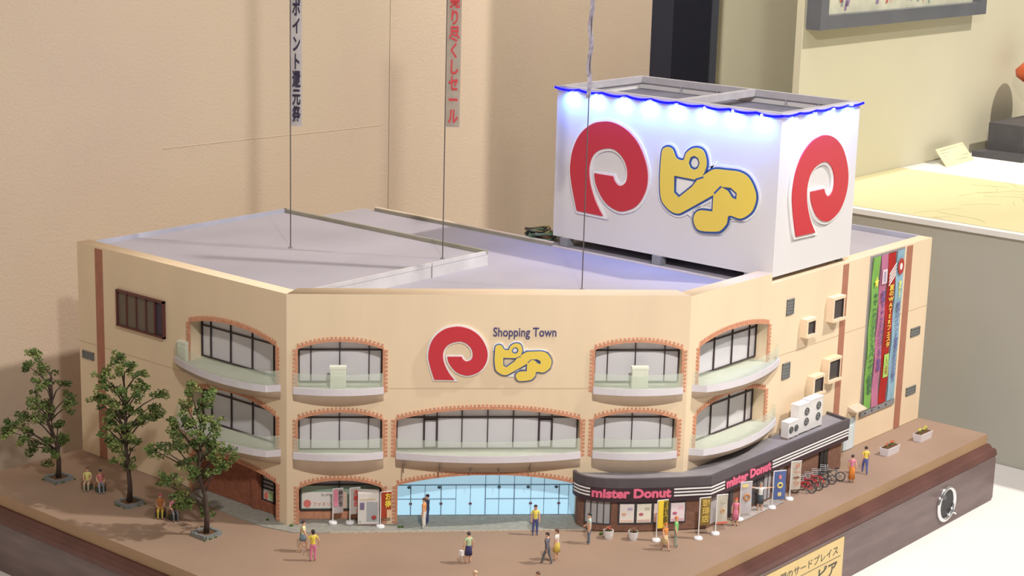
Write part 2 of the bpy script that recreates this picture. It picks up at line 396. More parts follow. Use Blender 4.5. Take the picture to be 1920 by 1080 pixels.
b = B(); box(b, .1665, .1745, .4201, .703, .0005, .2595); obj('rear_wall', b, M_BEIGE, bd)
# brick edging (band and teeth) round each opening
def edging(fr, o, m=M_BRICK, mirror=None):
    u0, u1, z0, zs, za = o
    if mirror: u0, u1 = mirror - u1, mirror - u0
    P = [(u0, z0)] + [(p[0], p[1]) for p in arch(u0, u1, z0, zs, za, 40)[2:][::-1]] + [(u1, z0)]
    if z0 < .01: pass
    # resample
    Ls = [0]
    for i in range(1, len(P)): Ls.append(Ls[-1] + math.dist(P[i - 1], P[i]))
    def at(s):
        s = max(0, min(Ls[-1], s))
        for i in range(1, len(P)):
            if Ls[i] >= s:
                t = (s - Ls[i - 1]) / max(1e-9, Ls[i] - Ls[i - 1]); a, c = Vector(P[i - 1]), Vector(P[i]); dr = (c - a).normalized()
                return a.lerp(c, t), dr
    bm = B(); st = .0047; n = int(Ls[-1] / st)
    cx = (u0 + u1) / 2
    for k in range(n):
        s = (k + .5) * Ls[-1] / n; p, dr = at(s); nr = Vector((-dr.y, dr.x)); h = Ls[-1] / n / 2
        pa, da = at(s - h); pb, db = at(s + h); na = Vector((-da.y, da.x)); nb = Vector((-db.y, db.x))
        def quad(A, C, na, nb, o0, o1, d1):
            a0, a1, c0, c1 = A + na * o0, A + na * o1, C + nb * o0, C + nb * o1
            hexa(bm, [fr.P(a0.x, a0.y, -.001), fr.P(c0.x, c0.y, -.001), fr.P(c1.x, c1.y, -.001), fr.P(a1.x, a1.y, -.001), fr.P(a0.x, a0.y, d1), fr.P(c0.x, c0.y, d1), fr.P(c1.x, c1.y, d1), fr.P(a1.x, a1.y, d1)])
        quad(pa, pb, na, nb, -.0004, .0024, .0010)
        quad(p - dr * .0012, p + dr * .0012, nr, nr, .0022, .0056, .0011)
    return tag(obj('brick_edging', bm, m, bd), kind='stuff')
def window(fr, o, mull, ztop, zbot, d=-.018, mirror=None, th=.0012, doors=(), heavy=(), u0=None, u1=None):
    a0, a1, z0, zs, za = o
    u0 = a0 if u0 is None else u0; u1 = a1 if u1 is None else u1
    mm = (lambda u: mirror - u) if mirror else (lambda u: u)
    def arc(u): t = abs((u - (a0 + a1) / 2) / ((a1 - a0) / 2)); return zs + (za - zs) * (1 - min(1, t) ** 2.2)
    bm = B()
    def bx(ua, ub, za_, zb_, da, db): fr.box(bm, min(mm(ua), mm(ub)), max(mm(ua), mm(ub)), za_, zb_, da, db)
    for i, u in enumerate(mull):
        w = th * (1.0 if 0 < i < len(mull) - 1 else 1.1)
        bx(u - w / 2, u + w / 2, zbot, arc(u) - .0004 if u > a0 and u < a1 else zs, d, d + .002)
    bx(mull[0], mull[-1], ztop - .0007, ztop + .0007, d, d + .0025); bx(mull[0], mull[-1], zbot - .0006, zbot + .0008, d, d + .0022)
    for ua, ub in doors:
        for u in (ua, ub): bx(u - .0011, u + .0011, zbot, ztop - .002, d, d + .003)
        bx(ua, ub, ztop - .0035, ztop - .002, d, d + .003); bx(ua, ub, zbot + .0005, zbot + .002, d, d + .003)
    fo = obj('window', bm, M_FRAME, bd)
    for i in range(len(mull) - 1):
        bm = B(); ua, ub = mull[i], mull[i + 1]
        fr.box(bm, min(mm(ua), mm(ub)), max(mm(ua), mm(ub)), zbot, ztop, d - .001, d); obj('pane', bm, M_PANE, fo)
        n = 5; bm = B()
        for k in range(n):
            p_, q_ = ua + (ub - ua) * k / n, ua + (ub - ua) * (k + 1) / n
            zt = [min(max(arc(x), ztop) + .003, za + .003) for x in (p_, q_)]
            fr.box(bm, min(mm(p_), mm(q_)), max(mm(p_), mm(q_)), ztop, max(zt), d - .001, d)
        obj('pane', bm, M_PANE, fo)
    # low wall under the sill and the side jamb boards closing the recess
    bm = B(); bx(a0 - .002, a1 + .002, z0 - .004, zbot, d - .003, d + .0002); bx(a0 - .003, mull[0], z0 - .004, za + .006, d - .003, d - .0005)
    bx(mull[-1], a1 + .003, z0 - .004, za + .006, d - .003, d - .0005)
    obj('window_apron', bm, M_BALF if not doors else M_BALF, bd)
    return fo
Z3 = (.2097, .1710); Z2 = (.1275, .0886)
edging(F, OF['3a']); edging(F, OF['2a']); edging(F, OF['1a']); edging(F, OF['2c']); edging(F, OF['1c']); edging(F, OF['3b']); edging(F, OF['2b'])
for k in OL: edging(L, OL[k], mirror=LU)
for k in OR_: edging(R, OR_[k])
window(F, OF['3a'], [.0140, .0276, .061, .095, .1095], *Z3); window(F, OF['2a'], [.0140, .0276, .061, .095, .1095], *Z2)
window(F, OF['3b'], [.0362 + .324, .3752, .4083, .4434, .4600], *Z3); window(F, OF['2b'], [.3610, .3751, .4078, .4419, .4575], *Z2)
window(F, OF['2c'], [.1285, .1603, .1755, .2051, .2355, .2659, .2965, .3118, .3420], *Z2, doors=((.1603, .1755), (.2965, .3118)))
for k, Z in (('3', Z3), ('2', Z2)):
    window(L, OL[k], [.0400 - .018, .0400, .0775, .1160, .1522, .1685], *Z, mirror=LU)
    window(R, OR_[k], [.0235, .0405, .0790, .1180, .1560, .1712], *Z)
# ground-floor window and brick wall, front left
bm = B(); F.box(bm, .0125, .1130, .0015, .0125, -.02, -.017); obj('brick_base', bm, M_BRICK, bd)
g = B()
for u in (.0155, .0610, .1100): F.box(g, u - .0008, u + .0008, .0125, .055, -.018, -.016)
F.box(g, .0155, .110, .0120, .0138, -.018, -.0155); F.box(g, .0155, .110, .0435, .0450, -.018, -.0155)
gw = obj('window', g, M_FRAME, bd)
for a, c_ in ((.0163, .0602), (.0618, .1092)):
    g = B(); F.box(g, a, c_, .0138, .0435, -.019, -.0175); obj('pane', g, mat('greenish_shop_glass', (.30, .42, .34), .2), gw)
    g = B(); F.box(g, a, c_, .0450, .0590, -.019, -.0175); obj('pane', g, mat('blue_grey_glass', (.30, .32, .38), .2), gw)
g = B(); F.box(g, .0172, .0590, .0150, .0350, -.0175, -.0170); po = obj('poster', g, mat('poster_white', (.85, .82, .80), .7), bd); po['label'] = 'white window poster'
plate('red_dot', [[(.0235 + .0045 * math.cos(a * .4), .0208 + .0048 * math.sin(a * .4)) for a in range(16)]], F, -.0169, -.0165, paint((.80, .22, .20)), po)
text('lettering', 'SUPER', (.040, .055, .0300, .0328), F.P, paint((.30, .25, .25)), po, d=-.0169)
text('lettering', 'ファミリー', (.0305, .0560, .0175, .0222), F.P, paint((.75, .30, .18)), po, .01, d=-.0169)
g = B(); F.box(g, .0620, .0700, .0150, .0350, -.0175, -.0170); obj('poster', g, paint((.75, .55, .45)), bd)
# ground floor of the left wing: brick wall with a dark shop window
bm = B(); L.box(bm, LU - .172, LU - .0600, .0015, .060, -.016, -.011); L.box(bm, LU - .0600, LU - .0150, .0015, .0135, -.016, -.011); L.box(bm, LU - .0720, LU - .0620, .0015, .056, -.011, -.0085)
obj('brick_base', bm, M_REDBR, bd)
g = B()
for u in (.0585, .0375, .0185): L.box(g, LU - u - .0008, LU - u + .0008, .0130, .055, -.016, -.0135)
L.box(g, LU - .0585, LU - .0185, .0130, .0145, -.016, -.0135); gw = obj('window', g, M_FRAME, bd)
for a, c_ in ((.0385, .0578), (.0190, .0368)):
    g = B(); L.box(g, LU - c_, LU - a, .0145, .055, -.017, -.0155); obj('pane', g, mat('dark_shop_glass', (.06, .075, .075), .15), gw)
g = B(); L.box(g, LU - .0570, LU - .0400, .0150, .0275, -.0155, -.0150); po = obj('poster', g, mat('poster_white', (.85, .82, .80), .7), bd)
plate('red_dot', [[(LU - .052 + .0038 * math.cos(a * .4), .0200 + .0045 * math.sin(a * .4)) for a in range(16)]], L, -.0149, -.0145, paint((.80, .25, .20)), po)
g = B(); L.box(g, LU - .0470, LU - .0400, .0165, .0265, -.0149, -.0146); obj('print_patch', g, paint((.40, .60, .25)), po)
# dark ledge lines inside that window
g = B()
for z in (.031, .036, .041): L.box(g, LU - .0570, LU - .0400, z, z + .002, -.0154, -.0148)
obj('shelf_goods', g, paint((.38, .33, .36)), gw)
# entrance
ed = -.029
g = B(); F.box(g, .1270, .3460, .0012, .0640, ed - .002, ed); en = obj('entrance_glazing', g, M_ENTR, bd); en['label'] = 'glowing pale blue entrance glazing'
g = B()
for u, z1 in ((.1461, .0392), (.1825, .0392), (.2004, .0392), (.2177, .0392), (.2357, .064), (.2704, .064), (.2904, .064), (.3065, .064), (.3246, .0392), (.3363, .0392), (.1633, .0392), (.2520, .0600)):
    F.box(g, u - .0003, u + .0003, .0012, z1, ed, ed + .0012)
for u in (.1461, .1825, .2357, .2704, .3246): F.box(g, u - .00055, u + .00055, .0012, .0395, ed, ed + .0016)
F.box(g, .1291, .3440, .0388, .0396, ed, ed + .0016); F.box(g, .1291, .2004, .0213, .0219, ed, ed + .0012); F.box(g, .2357, .3363, .0213, .0219, ed, ed + .0012)
obj('door_mullions', g, M_MULL, en)
for u in (.1461, .1825, .2177, .2904, .3246):
    g = B(); F.box(g, u - .0018, u + .0018, .0148, .0166, ed, ed + .0022); obj('door_handle', g, paint((.20, .08, .10)), en)
for u in (.1440, .1800, .2520, .2870, .3210):
    g = B(); F.box(g, u - .0014, u + .0014, .0350, .0378, ed, ed + .0025); F.box(g, u - .0022, u + .0022, .0360, .0366, ed, ed + .0026); obj('ceiling_fitting', g, paint((.12, .22, .28)), en)
# terracotta stripes, joints, vents
def strip(fr, u0, u1, z0, z1, m, nm, d=.0006):
    g = B(); fr.box(g, u0, u1, z0, z1, -.001, d); return obj(nm, g, m, bd)
strip(L, LU - .354, LU - .339, .0008, .2775, M_STRIPE, 'terracotta_stripe')
strip(R, .3478, .3620, .0008, .2640, M_STRIPE, 'terracotta_stripe'); strip(R, .5195, .5360, .0008, .2640, M_STRIPE, 'terracotta_stripe')
M_JOINT = mat('wall_joint', (.50, .36, .24), .9)
strip(F, .113, .3560, .1676, .1681, M_JOINT, 'wall_joint', .0002); strip(R, .19, .592, .1684, .1690, M_JOINT, 'wall_joint', .0002); strip(L, .0, LU - .175, .1498, .1503, M_JOINT, 'wall_joint', .0002)
def vent(fr, u0, u1, z0, z1, n=5, m=M_GREY):
    g = B(); w = .0008
    fr.box(g, u0, u1, z0, z0 + w, 0, .0016); fr.box(g, u0, u1, z1 - w, z1, 0, .0016); fr.box(g, u0, u0 + w, z0, z1, 0, .0016); fr.box(g, u1 - w, u1, z0, z1, 0, .0016)
    fr.box(g, u0, u1, z0, z1, -.0005, .0003)
    for i in range(n):
        z = z0 + (z1 - z0) * (i + .5) / n; fr.box(g, u0, u1, z - .0004, z + .0006, .0003, .0012)
    return obj('wall_vent', g, m, bd)
M_VENT = mat('grey_louvre', (.20, .205, .20), .6)
for a in ((.2120, .2285, .2195, .2395), (.2105, .2280, .1355, .1560)): vent(R, *a, m=M_VENT)
for a in ((.5490, .5750, .1290, .1410), (.5490, .5760, .0425, .0540)): vent(R, *a, 3, m=M_VENT)
vent(L, LU - .3845, LU - .3615, .1285, .1385, 3, m=M_VENT)
# hooded windows on the right wall
for (u0, u1, z0, z1) in ((.2520, .2700, .1880, .2050), (.3150, .3390, .1975, .2230), (.2780, .3000, .1045, .1240), (.3135, .3400, .1150, .1405)):
    hm = B(); e = .0035; dd = .010
    R.box(hm, u0 - e, u1 + e, z1, z1 + e, 0, dd); R.box(hm, u0 - e, u1 + e, z0 - e, z0, 0, dd + .002)
    R.box(hm, u0 - e, u0, z0, z1, 0, dd); R.box(hm, u1, u1 + e * .5, z0, z1, 0, dd)
    hd = obj('hooded_window', hm, M_BEIGE, bd)
    g = B(); R.box(g, u0, u1, z0, z1, dd - .0035, dd - .0022); obj('pane', g, mat('dark_bronze_glass', (.07, .06, .06), .25), hd)
    g = B(); R.box(g, u0, u0 + .0009, z0, z1, dd - .003, dd - .0005); R.box(g, u1 - .0014, u1, z0, z1, dd - .003, dd - .0005); R.box(g, u0, u1, z1 - .0009, z1, dd - .003, dd - .0005); obj('pane_frame', g, M_FRAME, hd)
# brown louvred window box on the left wing
g = B(); u0, u1, z0, z1 = LU - .3090, LU - .2165, .1855, .2325
for a in ((u0, u1, z1 - .0025, z1), (u0, u1, z0, z0 + .0022), (u0, u0 + .002, z0, z1), (u1 - .002, u1, z0, z1)): L.box(g, *a, 0, .004)
for u in (.2895, .2705, .2515, .2345): L.box(g, LU - u - .0007, LU - u + .0007, z0, z1, 0, .0032)
bw = obj('louvred_window', g, mat('maroon_frame', (.13, .04, .035), .5), bd); bw['label'] = 'maroon framed louvred window'
ed_ = [u0 + .002, LU - .2895, LU - .2705, LU - .2515, LU - .2345, u1 - .002]
for i in range(5):
    g = B(); L.box(g, ed_[i] + .0004, ed_[i + 1] - .0004, z0 + .0022, z1 - .0025, 0, .0015 if i < 4 else .0008)
    obj('louvre_panel', g, mat('taupe_louvre', (.17, .135, .10), .6, .2, 200, stretch=(1, 1, 8)) if i < 4 else mat('dark_mauve_panel', (.06, .045, .07), .5), bw)
# grey recessed banner panel, small awning, pale service panel
g = B(); R.box(g, .4185, .5120, .0410, .2650, 0, .0012); gp = obj('banner_board', g, mat('taupe_board', (.33, .30, .29), .7), bd)
g = B(); R.box(g, .4185, .5120, .0400, .0480, .0012, .0028); obj('board_foot_rail', g, M_GREY, bd)
g = B()
for u in (.429, .447, .466, .486): R.box(g, u, u + .002, .0430, .0450, .0028, .0036)
obj('rail_bolts', g, M_BLK, bd)
g = B(); hexa(g, [R.P(.386, .0555, .014), R.P(.414, .0555, .014), R.P(.414, .0555, 0), R.P(.386, .0555, 0), R.P(.386, .0570, .014), R.P(.414, .0570, .014), R.P(.414, .0620, 0), R.P(.386, .0620, 0)]); obj('small_awning', g, mat('awning_beige', (.62, .50, .38), .7), bd)
g = B(); R.box(g, .3780, .4060, .0012, .0440, 0, .002); obj('service_panel', g, mat('pale_blue_panel', (.60, .70, .74), .5), bd)
g = B(); R.box(g, .3835, .4005, .0012, .0340, .002, .0028); obj('service_door', g, mat('pale_blue_door', (.68, .75, .78), .5), bd)
# ---- balconies
def balcony(fr, plan, zb, zt, zs_mid, zs_edge, mirror=None, glass=.017, cut=None):
    pl = [((mirror - u) if mirror else u, d) for u, d in plan]
    if mirror: pl = pl[::-1]
    n = len(pl); ua, ub = pl[0][0], pl[-1][0]
    a0 = ua + .0; a1 = ub - .0
    bm = B()
    def wl(u):
        t = (u - (ua + ub) / 2) / ((ub - ua) / 2); return zs_mid + (zs_edge - zs_mid) * abs(t) ** 2
    top = [bm.verts.new(fr.P(u, zt, d)) for u, d in pl]; mid = [bm.verts.new(fr.P(u, zb, d)) for u, d in pl]
    for i in range(n - 1): bm.faces.new((mid[i], mid[i + 1], top[i + 1], top[i]))
    tin = [bm.verts.new(fr.P(u + (.0018 if i == 0 else -.0018 if i == n - 1 else 0), zt, max(-.001, d - .0026))) for i, (u, d) in enumerate(pl)]
    tlo = [bm.verts.new(fr.P(u + (.0018 if i == 0 else -.0018 if i == n - 1 else 0), zt - .004, max(-.001, d - .0026))) for i, (u, d) in enumerate(pl)]
    for i in range(n - 1): bm.faces.new((top[i], top[i + 1], tin[i + 1], tin[i])); bm.faces.new((tin[i], tin[i + 1], tlo[i + 1], tlo[i]))
    bo = obj('balcony', bm, M_COPE, bd)
    bm = B(); v1 = [bm.verts.new(fr.P(u, zb, max(0, d - .0004))) for u, d in pl]; v2 = [bm.verts.new(fr.P(u, wl(u), -.0005)) for u, d in pl]
    # bulging underside in three rings
    prev = v1
    for s in (.35, .7, 1.0):
        cur = []
        for i, (u, d) in enumerate(pl):
            w_ = wl(u); k = s ** 1.7
            cur.append(v2[i] if s == 1.0 else bm.verts.new(fr.P(u, zb + (w_ - zb) * s, max(0, d - .0004) * (1 - k) - .0003)))
        for i in range(n - 1): bm.faces.new((prev[i], prev[i + 1], cur[i + 1], cur[i]))
        prev = cur
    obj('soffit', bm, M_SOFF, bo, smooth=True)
    bm = B(); vv = [bm.verts.new(fr.P(u, zt - .0035, max(0, d - .002))) for u, d in pl] + [bm.verts.new(fr.P(ub, zt - .0035, -.018)), bm.verts.new(fr.P(ua, zt - .0035, -.018))]
    bm.faces.new(vv); w2 = [bm.verts.new(v.co - Vector((0, 0, .002))) for v in vv]; bm.faces.new(w2[::-1])
    for i in range(len(vv)): bm.faces.new((vv[i], vv[(i + 1) % len(vv)], w2[(i + 1) % len(vv)], w2[i]))
    obj('balcony_floor', bm, M_BALF, bo)
    bm = B(); gi = [(u + (.001 if i == 0 else -.001 if i == n - 1 else 0), max(.0003, d - .0010)) for i, (u, d) in enumerate(pl)]
    for i in range(n - 1):
        (p, q), (r_, s_) = gi[i], gi[i + 1]
        bm.faces.new([bm.verts.new(x) for x in (fr.P(p, zt, q), fr.P(r_, zt, s_), fr.P(r_, zt + glass, s_), fr.P(p, zt + glass, q))])
    bmesh.ops.remove_doubles(bm, verts=bm.verts[:], dist=1e-6)
    bmesh.ops.solidify(bm, geom=bm.faces[:], thickness=.0005)
    obj('glass_guard', bm, M_GUARD, bo)
    return bo
def bulge(u0, u1, e, m, n=12):
    P = [(u0, 0)]
    for i in range(n + 1):
        t = 2 * i / n - 1; P.append(((u0 + u1) / 2 + t * ((u1 - u0) / 2 - .0008), e + (m - e) * (1 - t * t)))
    return P + [(u1, 0)]
ZB3, ZT3, ZB2, ZT2 = .1620, .1700, .0830, .0912
balcony(F, bulge(.0068, .1122, .0040, .0125), ZB3, ZT3, .1450, .1520); balcony(F, bulge(.0068, .1125, .0040, .0125), ZB2, ZT2, .0605, .0690)
balcony(F, bulge(.3560, .4640, .0040, .0125), ZB3, ZT3, .1450, .1520); balcony(F, bulge(.3580, .4605, .0040, .0125), ZB2, ZT2, .0605, .0690)
cb = balcony(F, bulge(.1262, .3452, .0050, .0210), ZB2, ZT2, .0640, .0700)
WP = [(.010, 0), (.0195, .0150), (.035, .0210), (.055, .0255), (.080, .0280), (.105, .0275), (.130, .0245), (.155, .0195), (.175, .0140), (.1900, .0085), (.1955, 0)]
for Z in ((ZB3, ZT3), (ZB2, ZT2)):
    balcony(L, WP, *Z, Z[0] - .0185, Z[0] - .0100, mirror=LU); balcony(R, WP, *Z, Z[0] - .0185, Z[0] - .0100)
for u in (.1355, .178, .214, .247, .284):
    g = B(); F.box(g, u - .0005, u + .0005, .0700, .0815, .004, .0165); obj('soffit_rib', g, paint((.16, .12, .10)), cb)
def cabinet(fr, u0, u1, z0, z1, d0, d1, label):
    c = fr.P((u0 + u1) / 2, z0, (d0 + d1) / 2); e = empty('outdoor_cabinet', c, label, 'cabinet', 'ribbed cabinets on the top balconies')
    g = B(); fr.box(g, u0, u1, z0, z1 - .003, d0, d1); obj('cabinet_body', g, M_CAB, e)
    n = 8
    g = B()
    for i in range(n):
        u = u0 + (u1 - u0) * (i + .5) / n; fr.box(g, u - .0006, u + .0006, z0 + .0005, z1 - .005, d1, d1 + .0007)
    obj('ribbed_front', g, M_CAB, e)
    g = B(); fr.box(g, u0 - .0006, u1 + .0006, z1 - .003, z1, d0 - .0004, d1 + .0008); obj('cabinet_lid', g, M_CAB, e)
cabinet(F, .0500, .0682, .1664, .1957, -.0005, .0070, 'ribbed cream cabinet on the balcony left of the red emblem')
cabinet(F, .4015, .4205, .1664, .1957, -.0005, .0070, 'ribbed cream cabinet on the balcony right of the red emblem')
cabinet(L, LU - .1880, LU - .1730, .1664, .1900, -.0005, .0055, 'ribbed cream cabinet at the far left end of the left wing balcony')

# ---- roofs
g = B(); prism(g, [(-.322, .335), (-.003, .022), (.172, .018), (.172, .710), (-.322, .710)], .252, .2600); obj('roof_deck', g, M_ROOF, bd)
g = B(); box(g, .1725, .588, .018, .419, .252, .2600); obj('roof_deck', g, M_ROOF, bd)
g = B(); box(g, -.330, .0160, .3290, .710, .2601, .2745); rb = obj('raised_roof', g, M_RIM, bd)
g = B(); box(g, -.327, .0120, .333, .706, .2745, .2750); obj('raised_roof_surface', g, M_ROOF, rb)
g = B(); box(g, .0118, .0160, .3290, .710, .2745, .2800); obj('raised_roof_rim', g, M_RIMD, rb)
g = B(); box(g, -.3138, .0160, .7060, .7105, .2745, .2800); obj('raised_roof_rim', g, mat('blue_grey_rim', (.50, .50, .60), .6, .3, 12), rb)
g = B(); box(g, -.3300, -.3260, .333, .706, .2745, .2790); obj('raised_roof_rim', g, M_RIM, rb)
g = B(); box(g, -.330, .0118, .3285, .3325, .2745, .2790); obj('raised_roof_rim', g, M_RIM, rb)
g = B(); box(g, -.0905, -.0897, .3280, .3291, .2601, .2790); obj('rim_joint', g, M_GREY, rb)
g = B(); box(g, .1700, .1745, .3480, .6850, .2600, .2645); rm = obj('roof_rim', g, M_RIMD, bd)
g = B(); box(g, .1695, .1750, .3475, .6855, .2645, .2657); obj('rim_cap', g, mat('cream_rim_cap', (.72, .60, .46), .6), rm)
g = B(); box(g, .1700, .1745, .0205, .3474, .2600, .2612); obj('low_kerb', g, mat('cream_rim_cap', (.72, .60, .46), .6), bd)
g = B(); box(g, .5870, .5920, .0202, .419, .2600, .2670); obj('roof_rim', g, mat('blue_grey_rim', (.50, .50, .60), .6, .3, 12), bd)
# small weeds at the foot of the walls
for (x, y) in ((-.2475, .2285), (-.2455, .2270), (-.3395, .3560), (-.333, .322), (-.0990, .0440), (-.0760, .0180)):
    g = B(); ball(g, (x - .001, y - .001, .0022), .0022, 1, .35, (1, 1, .8)); tag(obj('weed_tuft', g, M_MOSS, bd), kind='stuff')

# ---- facade sign
PSH = [(0.107, 0.007), (0.044, 0.2), (0.004, 0.365), (0.0, 0.475), (0.024, 0.612), (0.082, 0.736), (0.166, 0.832), (0.284, 0.907), (0.39, 0.935), (0.495, 0.945), (0.615, 0.925), (0.735, 0.875), (0.843, 0.793), (0.925, 0.683), (0.981, 0.56), (1.0, 0.45), (0.987, 0.339), (0.936, 0.229), (0.858, 0.146), (0.752, 0.097), (0.659, 0.080), (0.552, 0.104), (0.457, 0.159), (0.376, 0.256), (0.334, 0.338), (0.319, 0.414), (0.561, 0.414), (0.586, 0.366), (0.634, 0.332), (0.687, 0.339), (0.732, 0.38), (0.747, 0.449), (0.736, 0.518), (0.701, 0.587), (0.634, 0.648), (0.553, 0.682), (0.46, 0.678), (0.368, 0.648), (0.296, 0.592), (0.258, 0.517), (0.246, 0.434), (0.261, 0.324), (0.303, 0.214), (0.365, 0.104), (0.447, 0.0)]
PSHS = smoothclose(PSH, 3, {0, 44, 25, 26})
YSH = [(0.008, 0.627), (0.032, 0.663), (0.075, 0.675), (0.12, 0.659), (0.149, 0.609), (0.175, 0.583), (0.240, 0.583), (0.262, 0.64), (0.313, 0.686), (0.376, 0.704), (0.437, 0.689), (0.469, 0.639), (0.482, 0.57), (0.463, 0.505), (0.440, 0.465), (0.495, 0.506), (0.566, 0.545), (0.681, 0.552), (0.816, 0.554), (0.911, 0.519), (0.978, 0.432), (1.0, 0.347), (0.97, 0.246), (0.902, 0.184), (0.842, 0.162), (0.737, 0.172), (0.72, 0.103), (0.672, 0.042), (0.621, 0.017), (0.451, 0.0), (0.395, 0.037), (0.375, 0.098), (0.399, 0.151), (0.451, 0.177), (0.568, 0.183), (0.569, 0.325), (0.28, 0.147), (0.206, 0.113), (0.129, 0.125), (0.06, 0.17), (0.019, 0.229), (0.0, 0.372), (0.001, 0.518)]
YS = smoothclose(YSH, 3, {14, 34, 35})
YH = [[(0.166, 0.421), (0.372, 0.421), (0.331, 0.384), (0.207, 0.276), (0.173, 0.301)], [(0.644, 0.404), (0.743, 0.404), (0.801, 0.369), (0.8, 0.323), (0.762, 0.332), (0.713, 0.385)], [(0.305, 0.565), (0.322, 0.607), (0.353, 0.621), (0.386, 0.609), (0.399, 0.575), (0.386, 0.54), (0.355, 0.523), (0.322, 0.533)]]
def emblem(fr, u0, z0, w, h, parent, d, th):
    sh = [(u0 + x * w, z0 + y * h / .945) for x, y in PSHS]
    bk = plate('emblem_backing', [sh], fr, d, d + th * .6, M_WHITE2, parent, offset=w * .028)
    plate('emblem_face', [sh], fr, d + th * .6, d + th, M_RED, bk)
def grow(P, e):
    n = len(P); c = Vector((sum(p[0] for p in P) / n, sum(p[1] for p in P) / n)); o = []
    for i in range(n):
        a, b_, d = Vector(P[i - 1]), Vector(P[i]), Vector(P[(i + 1) % n]); t = ((b_ - a).normalized() + (d - b_).normalized()).normalized(); nr = Vector((t.y, -t.x))
        if nr.dot(b_ - c) < 0: nr = -nr
        o.append(tuple(b_ + nr * e))
    return o
def kana(fr, u0, z0, w, h, parent, d, th, whiteback=True):
    def T(S): return [(u0 + x * w, z0 + y * h / .704) for x, y in S]
    base_ = parent
    if whiteback: base_ = plate('letter_backing', [T(YS)], fr, d, d + th * .45, M_WHITE2, parent, offset=w * .034)
    HX = [grow(H_, k_) for H_, k_ in zip(YH, (.022, .006, .012))]
    bl = plate('letter_outline', [T(YS)] + [T(H_) for H_ in HX], fr, d + th * .45, d + th * .75, M_BLUE, parent, offset=w * .016)
    plate('letter_face', [T(YS)] + [T(H_) for H_ in HX], fr, d + th * .75, d + th, M_YEL, parent)
    for bar in ([(.372, .438), (.455, .470), (.462, .458), (.380, .425)], [(.572, .345), (.640, .415), (.650, .402), (.582, .333)]):
        plate('letter_outline', [T(bar)], fr, d + th, d + th * 1.03, M_BLUE, parent)
fs = empty('facade_emblem', F.P(.197, .178, .002), 'red looped emblem mounted on the cream front wall above the entrance', 'sign')
emblem(F, .1630, .1788, .0688, .0640, fs, .0003, .0030)
ft = empty('facade_letters', F.P(.272, .177, .002), 'yellow blue-edged wall letters beside the red emblem on the front', 'sign')
kana(F, .2400, .1775, .0668, .0455, ft, .0003, .0026)
fw = empty('facade_lettering', F.P(.274, .23, .001), 'small dark blue English lettering above the yellow wall letters', 'sign')
def outlined(name, s, fit, fr, parent, m, d):
    return text(name, s, fit, fr.P, m, parent, .012, .0006, d=d)
outlined('lettering', 'Shopping Town', (.2378, .3115, .2272, .2415), F, fw, M_NAVY, .0002)

# ------------------------------------------------------------------ rooftop sign tower
st = empty('rooftop_sign', (.27, .18, .26), 'white box sign tower on the roof lit by a row of blue-white lamps', 'sign tower')
SX0, SX1, SY0, SY1, SZ0, SZ1 = .180, .368, .0036, .3545, .2728, .4765
SF = Fr((SX0, .346, 0), (0, -1, 0)); SR = Fr((0, SY0, 0), (1, 0, 0)); th = .004
for a in ((SX0, SX0 + th, SY0, SY1), (SX0 + th, SX1, SY0, SY0 + th), (SX1 - th, SX1, SY0 + th, SY1), (SX0 + th, SX1 - th, SY1 - th, SY1)):
    g = B(); box(g, *a, SZ0, SZ1); obj('side_panel', g, M_WHITE, st)
M_TOPR = mat('grey_top_rail', (.50, .48, .52), .6, .15, 40)
for a in ((SX0 + .001, SX0 + .012, SY0 + .001, SY1 - .001), (SX0 + .012, SX1 - .001, SY0 + .001, SY0 + .009), (SX1 - .008, SX1 - .001, SY0 + .009, SY1 - .001), (SX0 + .012, SX1 - .008, SY1 - .008, SY1 - .001), (SX0 + .012, SX1 - .008, .158, .168)):
    g = B(); box(g, *a, SZ1 - .008, SZ1 + .0008); obj('top_rail', g, M_TOPR, st)
g = B(); box(g, SX0 + th, SX1 - th, SY0 + th, SY1 - th, .4560, .4600); obj('inner_deck', g, mat('slate_inner_deck', (.18, .18, .24), .6, .3, 30), st)
g = B()
for y in (.06, .11, .22, .28): box(g, SX1 - .0078, SX1 - .004, y, y + .0015, .460, .4685)
obj('rail_brackets', g, M_TOPR, st)
for (x, y) in ((.1760, .326), (.1760, .172), (.1760, .030), (.350, .326), (.350, .172), (.352, .012)):
    g = B(); box(g, x, x + .013, y, y + .013, .2601, SZ0); obj('leg', g, M_GREY, st)
g = B(); box(g, SX0 + .006, SX1 - .006, SY0 + .006, SY1 - .006, SZ0 - .0005, SZ0 + .002); obj('underside_board', g, M_TOPR, st)
emblem(SF, .346 - .3250, .3125, .1275, .1265, st, .0003, .0045)
kana(SF, .346 - .1778, .3165, .1465, .1050, st, .0003, .0042)
emblem(SR, .2090, .3185, .1340, .1240, st, .0003, .0045)
ledF = [(.3273, .4600), (.2862, .4610), (.2430, .4612), (.2012, .4612), (.1577, .4619), (.1136, .4627), (.0714, .4633), (.0292, .4630)]
ledR = [(.2041, .4610), (.2486, .4634), (.2919, .4656), (.3370, .4676)]
def led(pos, aim):
    g = B(); ball(g, pos, .0014, 2); obj('led_lamp', g, M_LED, st)
    l = bpy.data.lights.new('led_light', 'SPOT'); l.energy = .30; l.color = (.07, .22, 1.0); l.spot_size = math.radians(150); l.spot_blend = .9; l.shadow_soft_size = .0015
    o = bpy.data.objects.new('led_light', l); COL.objects.link(o)
    o.location = Vector(pos) + Vector(aim[0]) * .004; setparent(o, st); o.rotation_euler = Vector(aim[1]).to_track_quat('-Z', 'Y').to_euler()
for y, z in ledF: led((SX0 - .006, y, z + .0105), ((-1, 0, -.2), (.55, 0, -1)))
